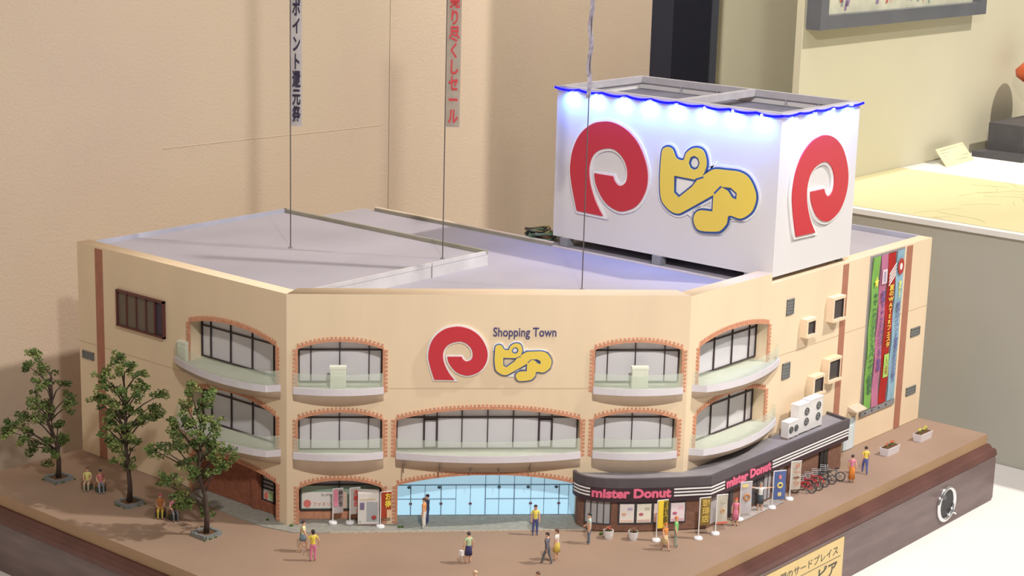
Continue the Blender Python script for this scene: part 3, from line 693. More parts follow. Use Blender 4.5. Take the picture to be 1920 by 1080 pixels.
for x, z in ledR: led((x, SY0 - .006, z + .0085), ((0, -1, -.2), (0, .55, -1)))
# glowing cord wound along the top edges, sagging between its clips
pts = []
n = 9
for i in range(n * 8 + 1):
    s = i / (n * 8); y = SY1 + .002 - s * (SY1 - SY0 + .006); pts.append((SX0 - .003, y, SZ1 - .0015 - .0022 * abs(math.sin(math.pi * s * n))))
for i in range(1, 5 * 8 + 1):
    s = i / 40; x = SX0 - .003 + s * (SX1 - SX0 + .006); pts.append((x, SY0 - .003, SZ1 - .0015 - .0016 * abs(math.sin(math.pi * s * 5))))
g = B(); tube(g, pts, .0017, 8); lc = obj('light_cord', g, M_CORD, st); lc['label'] = 'glowing blue light cord'
g = B()
for y, z in ledF: tube(g, [(SX0 - .003, y + .006, SZ1 - .003), (SX0 - .0055, y + .003, SZ1 - .005), (SX0 - .006, y, z + .0118)], .0004, 4)
for x, z in ledR: tube(g, [(x - .006, SY0 - .003, SZ1 - .003), (x - .003, SY0 - .0055, SZ1 - .005), (x, SY0 - .006, z + .0098)], .0004, 4)
obj('lamp_wires', g, M_BLK, st)

# cable heap on the roof beside the sign
g = B(); rr = random.Random(3)
cm = [M_BLK, paint((.30, .16, .10)), paint((.10, .16, .10)), paint((.35, .28, .12))]
ce = empty('cable_heap', (.200, .392, .26), 'heap of coiled dark cables on the roof left of the sign tower', 'cables')
for k in range(9):
    g = B(); c0 = Vector((.198 + rr.uniform(-.008, .010), .393 + rr.uniform(-.010, .010), .2622 + k * .0012)); ra = rr.uniform(.010, .020); ph = rr.uniform(0, 6)
    pts = [c0 + Vector((math.cos(ph + a * .5) * ra * (1 + .15 * math.sin(a * 1.7)), math.sin(ph + a * .5) * ra, .002 * math.sin(a * .9 + k))) for a in range(14)]
    tube(g, pts, .0018, 6); obj('cable', g, cm[k % 4], ce)
g = B(); tube(g, [(.205, .385, .265), (.200, .372, .270), (.203, .362, .268), (.215, .352, .262)], .0022, 6); obj('cable', g, paint((.10, .25, .12)), ce)

# ------------------------------------------------------------------ doughnut shop annex
sh = empty('doughnut_shop', (-.02, .01, .001), 'dark canopied doughnut shop wrapped round the right corner of the building', 'shop')
def fxy(u, d): q = F.P(u, 0, d); return Vector((q.x, q.y))
cp = [fxy(u, d) for u, d in ((.3370, .0005), (.3385, .008), (.3430, .0165), (.3500, .0235), (.3600, .0290), (.3720, .0322), (.3860, .0335), (.4125, .0335), (.4514, .0305))] + [Vector((.0045, -.0385)), Vector((.090, -.0385)), Vector((.170, -.0385)), Vector((.250, -.0385)), Vector((.3240, -.0385)), Vector((.3330, -.0005))]
class Path:
    def __init__(s, P):
        s.P = P; s.L = [0]
        for i in range(1, len(P)): s.L.append(s.L[-1] + (P[i] - P[i - 1]).length)
    def at(s, x):
        x = max(0, min(s.L[-1] - 1e-7, x))
        for i in range(1, len(s.P)):
            if s.L[i] > x:
                t = (x - s.L[i - 1]) / (s.L[i] - s.L[i - 1]); d = (s.P[i] - s.P[i - 1]).normalized(); return s.P[i - 1].lerp(s.P[i], t), Vector((d.y, -d.x))
        return s.P[-1], Vector((1, 0))
    def W(s, x, z, d=0): p, n = s.at(x); p = p + n * d; return Vector((p.x, p.y, z))
    def near(s, q):
        best = None
        for k in range(2001):
            x = s.L[-1] * k / 2000; p, n = s.at(x); dd = (p - q).length
            if best is None or dd < best[0]: best = (dd, x)
        return best[1]
    def band(s, bm, x0, x1, z0, z1, d0, d1, step=.006):
        cuts = sorted([x0, x1] + [l for l in s.L if x0 + 1e-5 < l < x1 - 1e-5])
        def off(x, d):
            # mitred offset
            i = next((j for j, l in enumerate(s.L) if abs(l - x) < 1e-6), None)
            if i is None or i == 0 or i == len(s.L) - 1: p, n = s.at(x if i is None else (x + 1e-6 if i == 0 else x - 1e-6)); return p + n * d
            p0, n0 = s.at(x - 1e-5); p1, n1 = s.at(x + 1e-5); m = (n0 + n1).normalized(); return s.P[i] + m * d / max(.3, m.dot(n0))
        ring = []
        for x in cuts:
            a, c = off(x, d0), off(x, d1)
            ring.append([bm.verts.new((a.x, a.y, z0)), bm.verts.new((c.x, c.y, z0)), bm.verts.new((c.x, c.y, z1)), bm.verts.new((a.x, a.y, z1))])
        for i in range(len(ring) - 1):
            for k in range(4): bm.faces.new((ring[i][k], ring[i][(k + 1) % 4], ring[i + 1][(k + 1) % 4], ring[i + 1][k]))
        bm.faces.new(ring[0]); bm.faces.new(ring[-1][::-1])
CP = Path(cp); CLN = CP.L[-1]
g = B(); prism(g, [(p.x, p.y) for p in [cp[0]] + cp[1:]] + [(.0, -.0004)] , .0600, .0640)
obj('canopy_roof', g, M_CANT, sh)
g = B(); CP.band(g, .0, CLN - .0, .0560, .0672, -.0035, .0004); obj('canopy_fascia', g, M_CANF, sh)
g = B(); CP.band(g, .0, CLN - .0, .0385, .0560, -.0035, .0); lb = obj('canopy_sign_band', g, M_CANB, sh)
def pathx(u=None, x=None): return CP.near(fxy(u, .031) if u is not None else Vector((x, -.0385)))
def stripes(x0, x1, nm='white_stripe'):
    for z in (.0445, .0485, .0525):
        g = B(); CP.band(g, x0, x1, z, z + .0017, 0, .0007); obj(nm, g, M_WHITE2, lb)
stripes(.0045, pathx(u=.3515)); stripes(pathx(u=.4535), pathx(x=.0330)); stripes(pathx(x=.1385), pathx(x=.3225))
text('lettering', 'mister Donut', (pathx(u=.3545), pathx(u=.4500), .0436, .0552), CP.W, M_PINK, lb, .045, .0010, d=.0001)
text('lettering', 'mister Donut', (pathx(x=.0365), pathx(x=.1345), .0436, .0552), CP.W, M_PINK, lb, .045, .0010, d=.0001)
# walls
wp = [fxy(u, d) for u, d in ((.3400, .0005), (.3415, .007), (.3455, .0140), (.3520, .0200), (.3615, .0250), (.3730, .0282), (.3870, .0295), (.4125, .0295), (.4514, .0265))] + [Vector((.0045, -.0335)), Vector((.090, -.0335)), Vector((.170, -.0335)), Vector((.250, -.0335)), Vector((.3160, -.0335)), Vector((.3200, -.0005))]
WPH = Path(wp); WL = WPH.L[-1]
def wx(u=None, x=None): return WPH.near(fxy(u, .0275) if u is not None else Vector((x, -.0335)))
g = B(); WPH.band(g, 0, WL, .0012, .0385, -.006, -.0015); obj('shop_wall', g, M_BRBR, sh)
g = B(); WPH.band(g, wx(u=.3430), WL, .0012, .0095, -.0015, .0003); obj('brick_base', g, M_BRBR, sh)
for a, c_ in ((wx(u=.3800), wx(u=.3868)), (wx(u=.4700), wx(x=.006)), (wx(x=.185), wx(x=.258)), (wx(x=.283), wx(x=.3155))):
    g = B(); WPH.band(g, a, c_, .0095, .0385, -.0015, .0003); obj('brick_pier', g, M_BRBR, sh)
M_SHG = mat('pale_shop_glass', (.42, .41, .42), .15)
xs = [wx(u=.3412) + k * (wx(u=.3790) - wx(u=.3412)) / 4 for k in range(5)]
for i in range(4):
    g = B(); WPH.band(g, xs[i] + .0006, xs[i + 1] - .0006, .0100, .0385, -.0015, -.0004); obj('shop_window', g, M_SHG, sh)
g = B()
for x in xs: WPH.band(g, x - .0005, x + .0005, .0095, .0385, -.001, .0008)
WPH.band(g, xs[0], xs[-1], .0090, .0102, -.001, .0010); obj('window_posts', g, M_DGREY, sh)
# lit menu posters in a dark case
pa, pb = wx(u=.3880), wx(u=.4700)
g = B(); WPH.band(g, pa, pb, .0100, .0372, -.0005, .0012); pc = obj('poster_case', g, M_DGREY, sh)
pal = [((.85, .78, .74), (.75, .45, .30), (.50, .45, .60)), ((.85, .82, .70), (.50, .15, .20), (.60, .55, .45)), ((.85, .70, .66), (.70, .12, .10), (.75, .40, .25)), ((.85, .72, .76), (.50, .15, .25), (.80, .55, .60))]
for i in range(4):
    w = (pb - pa) / 4; x0, x1 = pa + i * w + .0017, pa + (i + 1) * w - .0017; c0, c1, c2 = pal[i]
    g = B(); WPH.band(g, x0, x1, .0122, .0352, .0012, .0018); pp = obj('menu_poster', g, paint(c0), pc)
    g = B(); WPH.band(g, x0 + .001, x1 - .001, .0130, .0160 + (.003 if i == 2 else 0), .0018, .0020); obj('print_patch', g, paint(tuple(min(1, .5 * a + .5 * c) for a, c in zip(c0, c1))), pp)
    g = B(); ball(g, WPH.W(x0 + .005, .0225, .0018), .0030, 2, 0, (1, 1, .7)); 
    for v in g.verts:
        ctr = WPH.W(x0 + .005, .0225, .0018); n_ = WPH.at(x0 + .005)[1]; k = (v.co - ctr).dot(Vector((n_.x, n_.y, 0))); v.co -= Vector((n_.x, n_.y, 0)) * k * .9
    obj('print_patch', g, paint(c1), pp)
    g = B(); WPH.band(g, x1 - .008, x1 - .002, .0275, .0310, .0018, .0020); obj('print_patch', g, paint(c2), pp)
# windows and doors along the right side
for x0, x1, m in ((.012, .040, M_SHG), (.044, .060, M_DGREY), (.098, .126, M_DGREY), (.130, .144, M_SHG), (.150, .172, M_SHG), (.262, .280, M_BLK)):
    g = B(); WPH.band(g, wx(x=x0), wx(x=x1), .0040, .0375, -.001, .0008); so = obj('shop_door' if m is M_DGREY or m is M_BLK else 'shop_window', g, m, sh)
    g = B(); WPH.band(g, wx(x=(x0 + x1) / 2) - .0004, wx(x=(x0 + x1) / 2) + .0004, .0040, .0375, .0008, .0014); obj('door_stile', g, M_FRAME, so)
g = B(); box(g, .050, .150, -.052, -.034, .0005, .0013); obj('door_apron', g, mat('pale_apron', (.50, .44, .40), .8, .2, 80), sh)

# air conditioners on the canopy
def acunit(x0, x1, y0, y1, z0, z1, fans, label):
    e = empty('air_conditioner', ((x0 + x1) / 2, (y0 + y1) / 2, z0), label, 'air conditioner', 'air conditioner units on the shop canopy')
    g = B(); box(g, x0, x1, y0, y1, z0 + .002, z1); obj('casing', g, mat('ac_white', (.74, .71, .70), .5), e)
    g = B(); box(g, x0 - .0004, x1 + .0004, y0 - .0005, y1 + .0004, z1, z1 + .0012); obj('casing_lid', g, mat('ac_lid', (.78, .76, .78), .5), e)
    g = B(); box(g, x0, x0 + .003, y0, y1, z0, z0 + .002); box(g, x1 - .003, x1, y0, y1, z0, z0 + .002); obj('feet', g, paint((.30, .22, .22)), e)
    for (cx, cz, r) in fans:
        g = B(); torus(g, (cx, y0 - .0004, cz), r, .0009, (1, 0, 0), (0, 0, 1), 20, 6)
        for a in range(3): c_, s_ = math.cos(a * 2.094 + .3), math.sin(a * 2.094 + .3); tube(g, [(cx, y0 - .0005, cz), (cx + c_ * r, y0 - .0005, cz + s_ * r)], .0007, 5)
        obj('fan_grille', g, paint((.10, .10, .10)), e)
z0 = .0642
acunit(.2200, .2470, -.0230, -.0110, z0, .1030, [(.2395, .0925, .0044), (.2395, .0790, .0044)], 'tall white two-fan air conditioner on the canopy, nearer the corner')
acunit(.2475, .2790, -.0230, -.0110, z0, .1045, [(.2680, .0945, .0044), (.2680, .0800, .0044)], 'tall white two-fan air conditioner on the canopy, farther from the corner')
acunit(.1960, .2075, -.0240, -.0130, z0, .0855, [(.2020, .0765, .0036)], 'low white air conditioner at the left end of the canopy row')
acunit(.2082, .2195, -.0240, -.0130, z0, .0860, [(.2140, .0765, .0036)], 'low white air conditioner beside the tall units on the canopy')

# ------------------------------------------------------------------ long wall banners
def banner_cloth(bm, fr, u0, u1, z0, z1, d, amp=.0008, n=22):
    rows = []
    for i in range(n + 1):
        z = z0 + (z1 - z0) * i / n; o = d + amp * math.sin(i * .9 + u0 * 90)
        rows.append([bm.verts.new(fr.P(u, z, o + k)) for u, k in ((u0, 0), ((u0 + u1) / 2, .0004), (u1, 0))])
    for i in range(n):
        for k in range(2): bm.faces.new((rows[i][k], rows[i][k + 1], rows[i + 1][k + 1], rows[i + 1][k]))
    bmesh.ops.solidify(bm, geom=bm.faces[:], thickness=.0004)
LB = [(.4215, .4400, 'green', (.40, .72, .20), 'サマークリアランスバーゲン開催中', (.08, .16, .10), 'bright green wall banner with dark letters and a yellow star'),
      (.4430, .4610, 'pink', (.78, .34, .52), '夏物ファッションフェア開催', (.18, .10, .30), 'pink wall banner with small dark letters between green and red banners'),
      (.4640, .4840, 'red', (.70, .06, .05), '夏のWATERフェスタ', (.85, .68, .10), 'red wall banner with large yellow letters and white stripes'),
      (.4870, .5070, 'blue', (.52, .74, .86), '夏休みイベント開催中まちのお祭り', (.16, .16, .36), 'pale blue wall banner nearest the rear corner')]
for i, (u0, u1, nm, c_, tx, tc_, lab) in enumerate(LB):
    e = empty('wall_banner', R.P((u0 + u1) / 2, .05, .003), lab, 'banner', 'four long banners on the right wall')
    g = B(); banner_cloth(g, R, u0, u1, .0490 - (0 if i else .0), .2635, .0036); obj('banner_cloth', g, paint(c_), e)
    g = B(); tube(g, [R.P(u0, .2640, .0036), R.P((u0 + u1) / 2, .2640, .0036), R.P(u1, .2640, .0036)], .0006, 6); obj('hanging_rod', g, M_GREY, e)
    ztop = (.2130, .2130, .2180, .1900)[i]; zb = (.0700, .1000, .1300, .0750)[i]; wi = (.0125, .0105, .0140, .0100)[i]
    um = (u0 + u1) / 2
    text('lettering', '\n'.join(tx), (um - wi / 2, um + wi / 2, zb, ztop), R.P, paint(tc_), e, .015, .0002, .95, 'CENTER', d=.0056)
    if i == 0:
        star = [(um + (.0062 if k % 2 == 0 else .0028) * math.sin(k * math.pi / 5), .2280 + (.0085 if k % 2 == 0 else .0035) * math.cos(k * math.pi / 5)) for k in range(10)]
        plate('star_print', [star], R, .0054, .0058, paint((.88, .80, .12)), e)
    if i == 1:
        g = B(); R.box(g, um - .0065, um + .0065, .2230, .2430, .0054, .0057); obj('print_patch', g, paint((.82, .62, .66)), e)
        g = B(); R.box(g, um - .003, um + .003, .2250, .2400, .0057, .0059); obj('print_patch', g, paint((.40, .35, .50)), e)
    if i == 2:
        for k in range(4): plate('white_stripe', [[(u0 + .001, .2170 + k * .0050), (u1 - .001, .2310 + k * .0050), (u1 - .001, .2335 + k * .0050), (u0 + .001, .2195 + k * .0050)]], R, .0054, .0057, M_WHITE2, e)
        g = B(); R.box(g, u0 + .0035, u1 - .0035, .0870, .1200, .0054, .0057); obj('print_patch', g, paint((.40, .68, .16)), e)
        text('lettering', '入\n場', (um - .0045, um + .0045, .0900, .1170), R.P, paint((.35, .12, .05)), e, .0, .0002, .95, 'CENTER', d=.0057)
    if i == 3:
        plate('round_print', [[(um - .001 + .0085 * math.cos(k * .35), .2405 + .0115 * math.sin(k * .35)) for k in range(18)]], R, .0054, .0057, paint((.45, .05, .04)), e)
        plate('round_print', [[(um - .001 + .0035 * math.cos(k * .35), .2405 + .0048 * math.sin(k * .35)) for k in range(18)]], R, .0057, .0059, M_WHITE2, e)
        text('lettering', '夏\n祭\nり', (um - .004, um + .004, .1960, .2200), R.P, paint((.75, .78, .20)), e, .02, .0002, .95, 'CENTER', d=.0056)

# ------------------------------------------------------------------ balloon-string banners over the roof
VF = Fr((0, 0, 0), (.6477, -.7614, 0))
def string_banner(x, y, zbase, ztop, cloth, tx, col, bcol, label, lean=0):
    e = empty('hanging_banner', (x, y, zbase), label, 'banner', 'string banners rising above the roof')
    g = B(); tube(g, [(x, y, zbase), (x, y, .9), (x, y, ztop)], .00075, 6); obj('string', g, M_WIRE, e)
    g = B(); lathe(g, [(.003, 0), (.003, .001)], (x, y, zbase), 12); obj('string_foot', g, M_GREY, e)
    fr = Fr((x, y, 0), (VF.u.x, VF.u.y, 0)); u0, u1, z0, z1 = cloth
    g = B(); banner_cloth(g, fr, u0, u1, z0, z1, 0, .0006, 30); obj('banner_cloth', g, bcol, e)
    w = u1 - u0
    if tx:
        s, zt, zb = tx
        text('lettering', '\n'.join(s), (u0 + w * .12, u1 - w * .10, zb, zt), fr.P, col, e, .03, .0002, 1.0, 'CENTER', d=.0012)
        o = text('lettering', '\n'.join(s), (-u1 + w * .12, -u0 - w * .10, zb, zt), lambda u, z, d: fr.P(-u, z, -d), col, e, .03, .0002, 1.0, 'CENTER', d=.0012)
    return e
string_banner(-.1442, .5264, .2752, 1.9, (.0005, .0145, .4330, .7600), ('ご来店ポイント還元祭', .6600, .4375), paint((.03, .02, .05)), mat('banner_white', (.75, .72, .74), .7), 'white string banner with black letters above the left roof')
string_banner(-.0484, .3490, .2752, 1.9, (.0010, .0180, .4430, .7600), ('大売り尽くしセール', .6300, .4480), paint((.60, .06, .07)), mat('banner_pale', (.64, .57, .49), .7), 'pale string banner with red letters above the middle roof')
e3 = string_banner(-.0020, .1604, .2602, 1.9, (-.0005, .0005, .30, .301), None, None, M_WIRE, 'striped edge-on string banner in front of the sign tower')
g = B(); fr3 = Fr((-.002, .1604, 0), (.965, .262, 0))
banner_cloth(g, fr3, -.0080, .0060, .4950, .7600, 0, .0012, 40); obj('banner_cloth', g, mat('banner_grey_white', (.62, .58, .68), .7, .5, 90, stretch=(1, 1, 2)), e3)

# ------------------------------------------------------------------ trees
TREES = [((-0.4237, 0.6489, 0.0), [(-0.446, 0.658, 0.166), (-0.453, 0.657, 0.149), (-0.438, 0.659, 0.139), (-0.444, 0.649, 0.127), (-0.454, 0.655, 0.11), (-0.441, 0.663, 0.092), (-0.416, 0.669, 0.129), (-0.408, 0.651, 0.123), (-0.406, 0.646, 0.106), (-0.421, 0.627, 0.102), (-0.447, 0.679, 0.083), (-0.443, 0.656, 0.08), (-0.467, 0.678, 0.074), (-0.476, 0.684, 0.069), (-0.46, 0.672, 0.057), (-0.431, 0.687, 0.035), (-0.42, 0.667, 0.084), (-0.413, 0.657, 0.072), (-0.413, 0.656, 0.05), (-0.437, 0.644, 0.054), (-0.431, 0.645, 0.037), (-0.426, 0.661, 0.02), (-0.442, 0.687, 0.06), (-0.422, 0.671, 0.095)], 'sparse lopsided model tree farthest left, in front of the fabric wall'),
 ((-0.4173, 0.5162, 0.0), [(-0.413, 0.537, 0.177), (-0.432, 0.506, 0.172), (-0.411, 0.516, 0.171), (-0.43, 0.543, 0.156), (-0.433, 0.535, 0.149), (-0.416, 0.493, 0.168), (-0.406, 0.501, 0.15), (-0.421, 0.492, 0.145), (-0.431, 0.563, 0.129), (-0.427, 0.553, 0.126), (-0.39, 0.486, 0.139), (-0.434, 0.523, 0.13), (-0.412, 0.538, 0.11), (-0.414, 0.517, 0.122), (-0.387, 0.506, 0.121), (-0.386, 0.503, 0.11), (-0.427, 0.528, 0.102), (-0.42, 0.513, 0.098), (-0.407, 0.511, 0.102), (-0.407, 0.5, 0.114), (-0.444, 0.524, 0.102), (-0.435, 0.524, 0.081), (-0.411, 0.53, 0.073), (-0.423, 0.492, 0.083), (-0.437, 0.509, 0.071), (-0.414, 0.521, 0.047), (-0.439, 0.527, 0.115), (-0.421, 0.522, 0.14)], 'middle model tree, dark green, covering the terracotta stripe'),
 ((-0.42, 0.3717, 0.0), [(-0.431, 0.383, 0.174), (-0.419, 0.36, 0.174), (-0.419, 0.405, 0.148), (-0.441, 0.376, 0.141), (-0.424, 0.371, 0.156), (-0.428, 0.361, 0.142), (-0.44, 0.404, 0.131), (-0.459, 0.403, 0.107), (-0.464, 0.414, 0.105), (-0.435, 0.406, 0.102), (-0.434, 0.376, 0.113), (-0.411, 0.366, 0.129), (-0.406, 0.383, 0.105), (-0.421, 0.346, 0.117), (-0.414, 0.335, 0.106), (-0.422, 0.356, 0.096), (-0.418, 0.388, 0.087), (-0.433, 0.395, 0.084), (-0.437, 0.374, 0.076), (-0.411, 0.349, 0.088), (-0.448, 0.383, 0.052), (-0.435, 0.386, 0.038), (-0.458, 0.386, 0.074), (-0.446, 0.417, 0.059), (-0.411, 0.388, 0.067), (-0.408, 0.388, 0.019), (-0.406, 0.371, 0.075), (-0.428, 0.412, 0.031), (-0.44, 0.362, 0.128), (-0.443, 0.384, 0.124)], 'nearest model tree, in front of the left wing balconies')]
for ti, (tb, cl, lab) in enumerate(TREES):
    rr = random.Random(40 + ti)
    e = empty('tree', (tb[0], tb[1], .003), lab, 'tree', 'three model trees left of the building')
    tb = Vector((tb[0], tb[1], .003)); cs = [Vector(c) for c in cl]; top = max(cs, key=lambda c: c.z)
    mean = lambda z: sum((c for c in cs if abs(c.z - z) < .03), Vector()) / max(1, len([c for c in cs if abs(c.z - z) < .03]))
    sp = [tb, tb + Vector((.0005, -.001, .02)), tb + Vector((-.001, 0, .045))]
    for z in (.075, .105, .135): m1 = mean(z); sp.append(Vector((tb.x + (m1.x - tb.x) * .5, tb.y + (m1.y - tb.y) * .5, z)))
    sp.append(top)
    g = B(); tube(g, sp, .0034, 8, .0007)
    for c in cs:
        if c is top: continue
        zz = max(.035, c.z - .02 - .3 * (c - tb).xy.length)
        k = next((i for i in range(len(sp) - 1) if sp[i + 1].z > zz), len(sp) - 2); a = sp[k].lerp(sp[k + 1], (zz - sp[k].z) / max(1e-5, sp[k + 1].z - sp[k].z))
        mid = a.lerp(c, .5) + Vector((rr.uniform(-.003, .003), rr.uniform(-.003, .003), .003)); tube(g, [a, mid, c], .0012, 5, .0004)
    obj('trunk', g, M_TRUNK, e, smooth=True)
    for li, mm_ in enumerate((M_LEAF, M_LEAF2)):
        g = B()
        for ci, c in enumerate(cs):
            if ti == 0 and ci in (6, 7, 8, 21): cn = 2
            else: cn = 4
            if (ci + li) % 3 == 2: cn = 2
            for k in range(cn):
                c2 = c + Vector((rr.gauss(0, .0045), rr.gauss(0, .0045), rr.gauss(0, .0042)))
                for j in range(34):
                    v = Vector((rr.gauss(0, 1), rr.gauss(0, 1), rr.gauss(0, 1))).normalized() * rr.uniform(.45, 1) * .0058; p_ = c2 + Vector((v.x, v.y, v.z * .7))
                    a = Vector((rr.gauss(0, 1), rr.gauss(0, 1), rr.gauss(0, .6))).normalized() * rr.uniform(.0012, .0022); bq = a.cross(Vector((rr.gauss(0, 1), rr.gauss(0, 1), rr.gauss(0, 1)))).normalized() * .0013
                    g.faces.new([g.verts.new(q) for q in (p_ - a, p_ + bq, p_ + a, p_ - bq)])
        tag(obj('foliage', g, mm_, e), kind='stuff')
    # stone planter ring
    e = empty('tree_planter', (tb.x, tb.y, 0), ('square grey stone planter around the farthest left tree', 'square grey stone planter around the middle tree', 'square grey stone planter around the nearest tree')[ti], 'planter', 'stone planters at the trees')
    g = B(); box(g, tb.x - .0100, tb.x + .0100, tb.y - .0100, tb.y + .0100, .0, .0028); obj('soil', g, M_SOIL, e)
    sm = None; S = .0118
    for side in range(4):
        for k in range(6):
            s = -S + .0024 + k * (2 * S) / 6
            x, y = ((s, -S), (S, s), (-s, S), (-S, -s))[side]
            if sm is None:
                g = B(); box(g, -.0018, .0018, -.0018, .0018, 0, .0044); bmesh.ops.bevel(g, geom=g.edges[:], offset=.0007, segments=1)
                so = obj('stone', g, M_STONE, e, local=True); sm = so.data
            else: so = bpy.data.objects.new('stone', sm); COL.objects.link(so); so.parent = e
            so.location = (x, y, 0); so.rotation_euler = (0, 0, (0, 1.57, 0, 1.57)[side] + rr.uniform(-.12, .12)); so.scale = (1, 1, rr.uniform(.85, 1.15))
    g = B()
    for k in range(10):
        a = rr.uniform(0, 6.28); q = .0142; x, y = max(-q, min(q, .022 * math.cos(a))), max(-q, min(q, .022 * math.sin(a))); ball(g, (tb.x + x, tb.y + y, .0008), .0016, 1, .3, (1, 1, .7))
    tag(obj('moss', g, M_MOSS, e), kind='stuff')

# ------------------------------------------------------------------ flower pots and boxes
def plants(e, spots, fl, h=.003):
    g = B(); g2 = B()
    for (x, y, z) in spots:
        for k in range(14):
            a = random.uniform(0, 6.28); r_ = random.uniform(.0005, .0028); p_ = Vector((x + math.cos(a) * r_, y + math.sin(a) * r_, z + random.uniform(0, h))); d_ = Vector((math.cos(a), math.sin(a), .8)) * .002; s_ = Vector((-math.sin(a), math.cos(a), 0)) * .0008
            g.faces.new([g.verts.new(q) for q in (p_, p_ + d_ * .5 + s_, p_ + d_, p_ + d_ * .5 - s_)])
        for k in range(5):
            p_ = (x + random.uniform(-.002, .002), y + random.uniform(-.002, .002), z + h + random.uniform(-.0005, .0014)); ball(g2, p_, .0009, 1, .2)
    tag(obj('leaves', g, M_LEAF2, e), kind='stuff'); tag(obj('flowers', g2, paint(fl), e), kind='stuff')
for (x, y, fl, lab) in ((-.1015, .0310, (.55, .12, .10), 'round white flower pot with reddish blooms outside the shop, nearer the entrance'), (-.0845, .0075, (.30, .12, .10), 'round white flower pot with dark plants outside the shop, below the first poster')):
    e = empty('flower_pot', (x, y, 0), lab, 'flower pot', 'round pots outside the shop')
    g = B(); lathe(g, [(.0046, 0), (.0056, .0035), (.0062, .0095), (.0062, .0102), (.0054, .0102), (.0052, .0085)], (x, y, .0)); obj('pot', g, mat('pot_white', (.72, .68, .68), .6), e, smooth=False)
    g = B(); lathe(g, [(.0052, .0082), (.0052, .0086)], (x, y, 0)); obj('soil', g, M_SOIL, e)
    plants(e, [(x - .002, y, .0088), (x + .002, y + .001, .0088), (x, y - .002, .0088)], fl, .0035)
for (x0, x1, y0, y1, fl, lab) in ((.4020, .4350, -.0570, -.0435, (.70, .12, .06), 'rectangular white flower box with red flowers on the right ground'), (.4910, .5240, -.0590, -.0455, (.78, .66, .10), 'rectangular white flower box with yellow flowers near the board corner')):
    e = empty('flower_box', ((x0 + x1) / 2, (y0 + y1) / 2, 0), lab, 'flower box', 'rectangular flower boxes on the right ground')
    g = B(); ym, xm, hh = (y0 + y1) / 2, (x0 + x1) / 2, .0105
    hexa(g, [(x0 + .001, y0 + .001, 0), (x1 - .001, y0 + .001, 0), (x1 - .001, y1 - .001, 0), (x0 + .001, y1 - .001, 0), (x0, y0, hh), (x1, y0, hh), (x1, y1, hh), (x0, y1, hh)]); obj('box_body', g, mat('flower_box_white', (.70, .66, .68), .6), e)
    g = B(); box(g, x0 + .0012, x1 - .0012, y0 + .0012, y1 - .0012, hh - .0005, hh + .0003); obj('soil', g, M_SOIL, e)
    plants(e, [(x0 + .005, ym, hh), (x0 + .011, ym + .001, hh), (xm, ym - .001, hh), (xm + .006, ym, hh), (x1 - .006, ym + .001, hh)], fl, .0045)

# ------------------------------------------------------------------ upright flags on poles
def flag(x, y, h, w, z0, cloth, prints, label, du=(.86, -.51), pole=(.80, .78, .78), side=1):
    e = empty('pole_flag', (x, y, 0), label, 'flag', 'upright flags on white feet in front of the shops')
    zz = .001 if y > x * -.9 + .02 and x < -.1 else 0.0
    g = B(); lathe(g, [(.0050, zz), (.0054, .0012 + zz), (.0046, .0030 + zz), (.0012, .0036 + zz)], (x, y, 0), 18); obj('foot', g, mat('flag_foot_white', (.82, .80, .82), .5), e)
    g = B(); tube(g, [(x, y, .003), (x, y, h / 2), (x, y, h)], .0007, 7); q = Vector((du[0], du[1], 0)).normalized()
    tube(g, [Vector((x, y, h)), Vector((x, y, h)) + q * w * .5 * side, Vector((x, y, h)) + q * w * side], .0006, 6); obj('pole', g, paint(pole), e)
    fr = Fr((x, y, 0), (q.x, q.y, 0)); a, c_ = (.0006, w) if side > 0 else (-w, -.0006)
    g = B(); banner_cloth(g, fr, a, c_, z0, h - .0006, 0, .0004, 8); cl_ = obj('flag_cloth', g, paint(cloth), e)
    for (kind, args, col) in prints:
        col = paint(col)
        if kind == 'r': g = B(); u0, u1, zb, zt = args; fr.box(g, a + (c_ - a) * u0, a + (c_ - a) * u1, z0 + (h - z0) * zb, z0 + (h - z0) * zt, .0009, .0012); obj('print_patch', g, col, cl_)
        elif kind == 't':
            s, u0, u1, zb, zt = args; text('lettering', '\n'.join(s), (a + (c_ - a) * u0, a + (c_ - a) * u1, z0 + (h - z0) * zb, z0 + (h - z0) * zt), fr.P, col, cl_, .03, .0002, 1.0, 'CENTER', d=.0010)
        elif kind == 'o':
            cu, cz, r_ = args; cc = fr.P(a + (c_ - a) * cu, z0 + (h - z0) * cz, .0012); g = B(); torus(g, cc, r_, r_ * .38, fr.u, (0, 0, 1), 16, 6); obj('ring_print', g, col, cl_)
flag(-.2942, .2926, .0440, .0125, .0135, (.78, .72, .72), [('r', (.0, .45, .3, .97), (.72, .25, .35)), ('t', ('特価市', .5, .92, .25, .93), (.10, .07, .07))], 'white flag with pink edge and black letters, left of the photo machine')
flag(-.2802, .2783, .0450, .0125, .0125, (.80, .76, .74), [('t', ('大売出', .30, .80, .30, .95), (.62, .05, .04)), ('r', (.55, .9, .05, .22), (.55, .30, .26))], 'white flag with red letters, directly left of the photo machine')
flag(-.2626, .2453, .0440, .0130, .0120, (.66, .12, .06), [('t', ('お得', .35, .95, .38, .95), (.80, .62, .08)), ('r', (.55, 1., .0, .3), (.70, .48, .30))], 'red flag with yellow letters against the entrance pillar')
flag(-.0700, -.0150, .0500, .0135, .0160, (.86, .66, .10), [('r', (.0, .50, .0, 1.), (.88, .62, .05)), ('t', ('感謝祭', .50, .98, .15, .97), (.12, .10, .02))], 'bright yellow flag with black letters before the last menu poster')
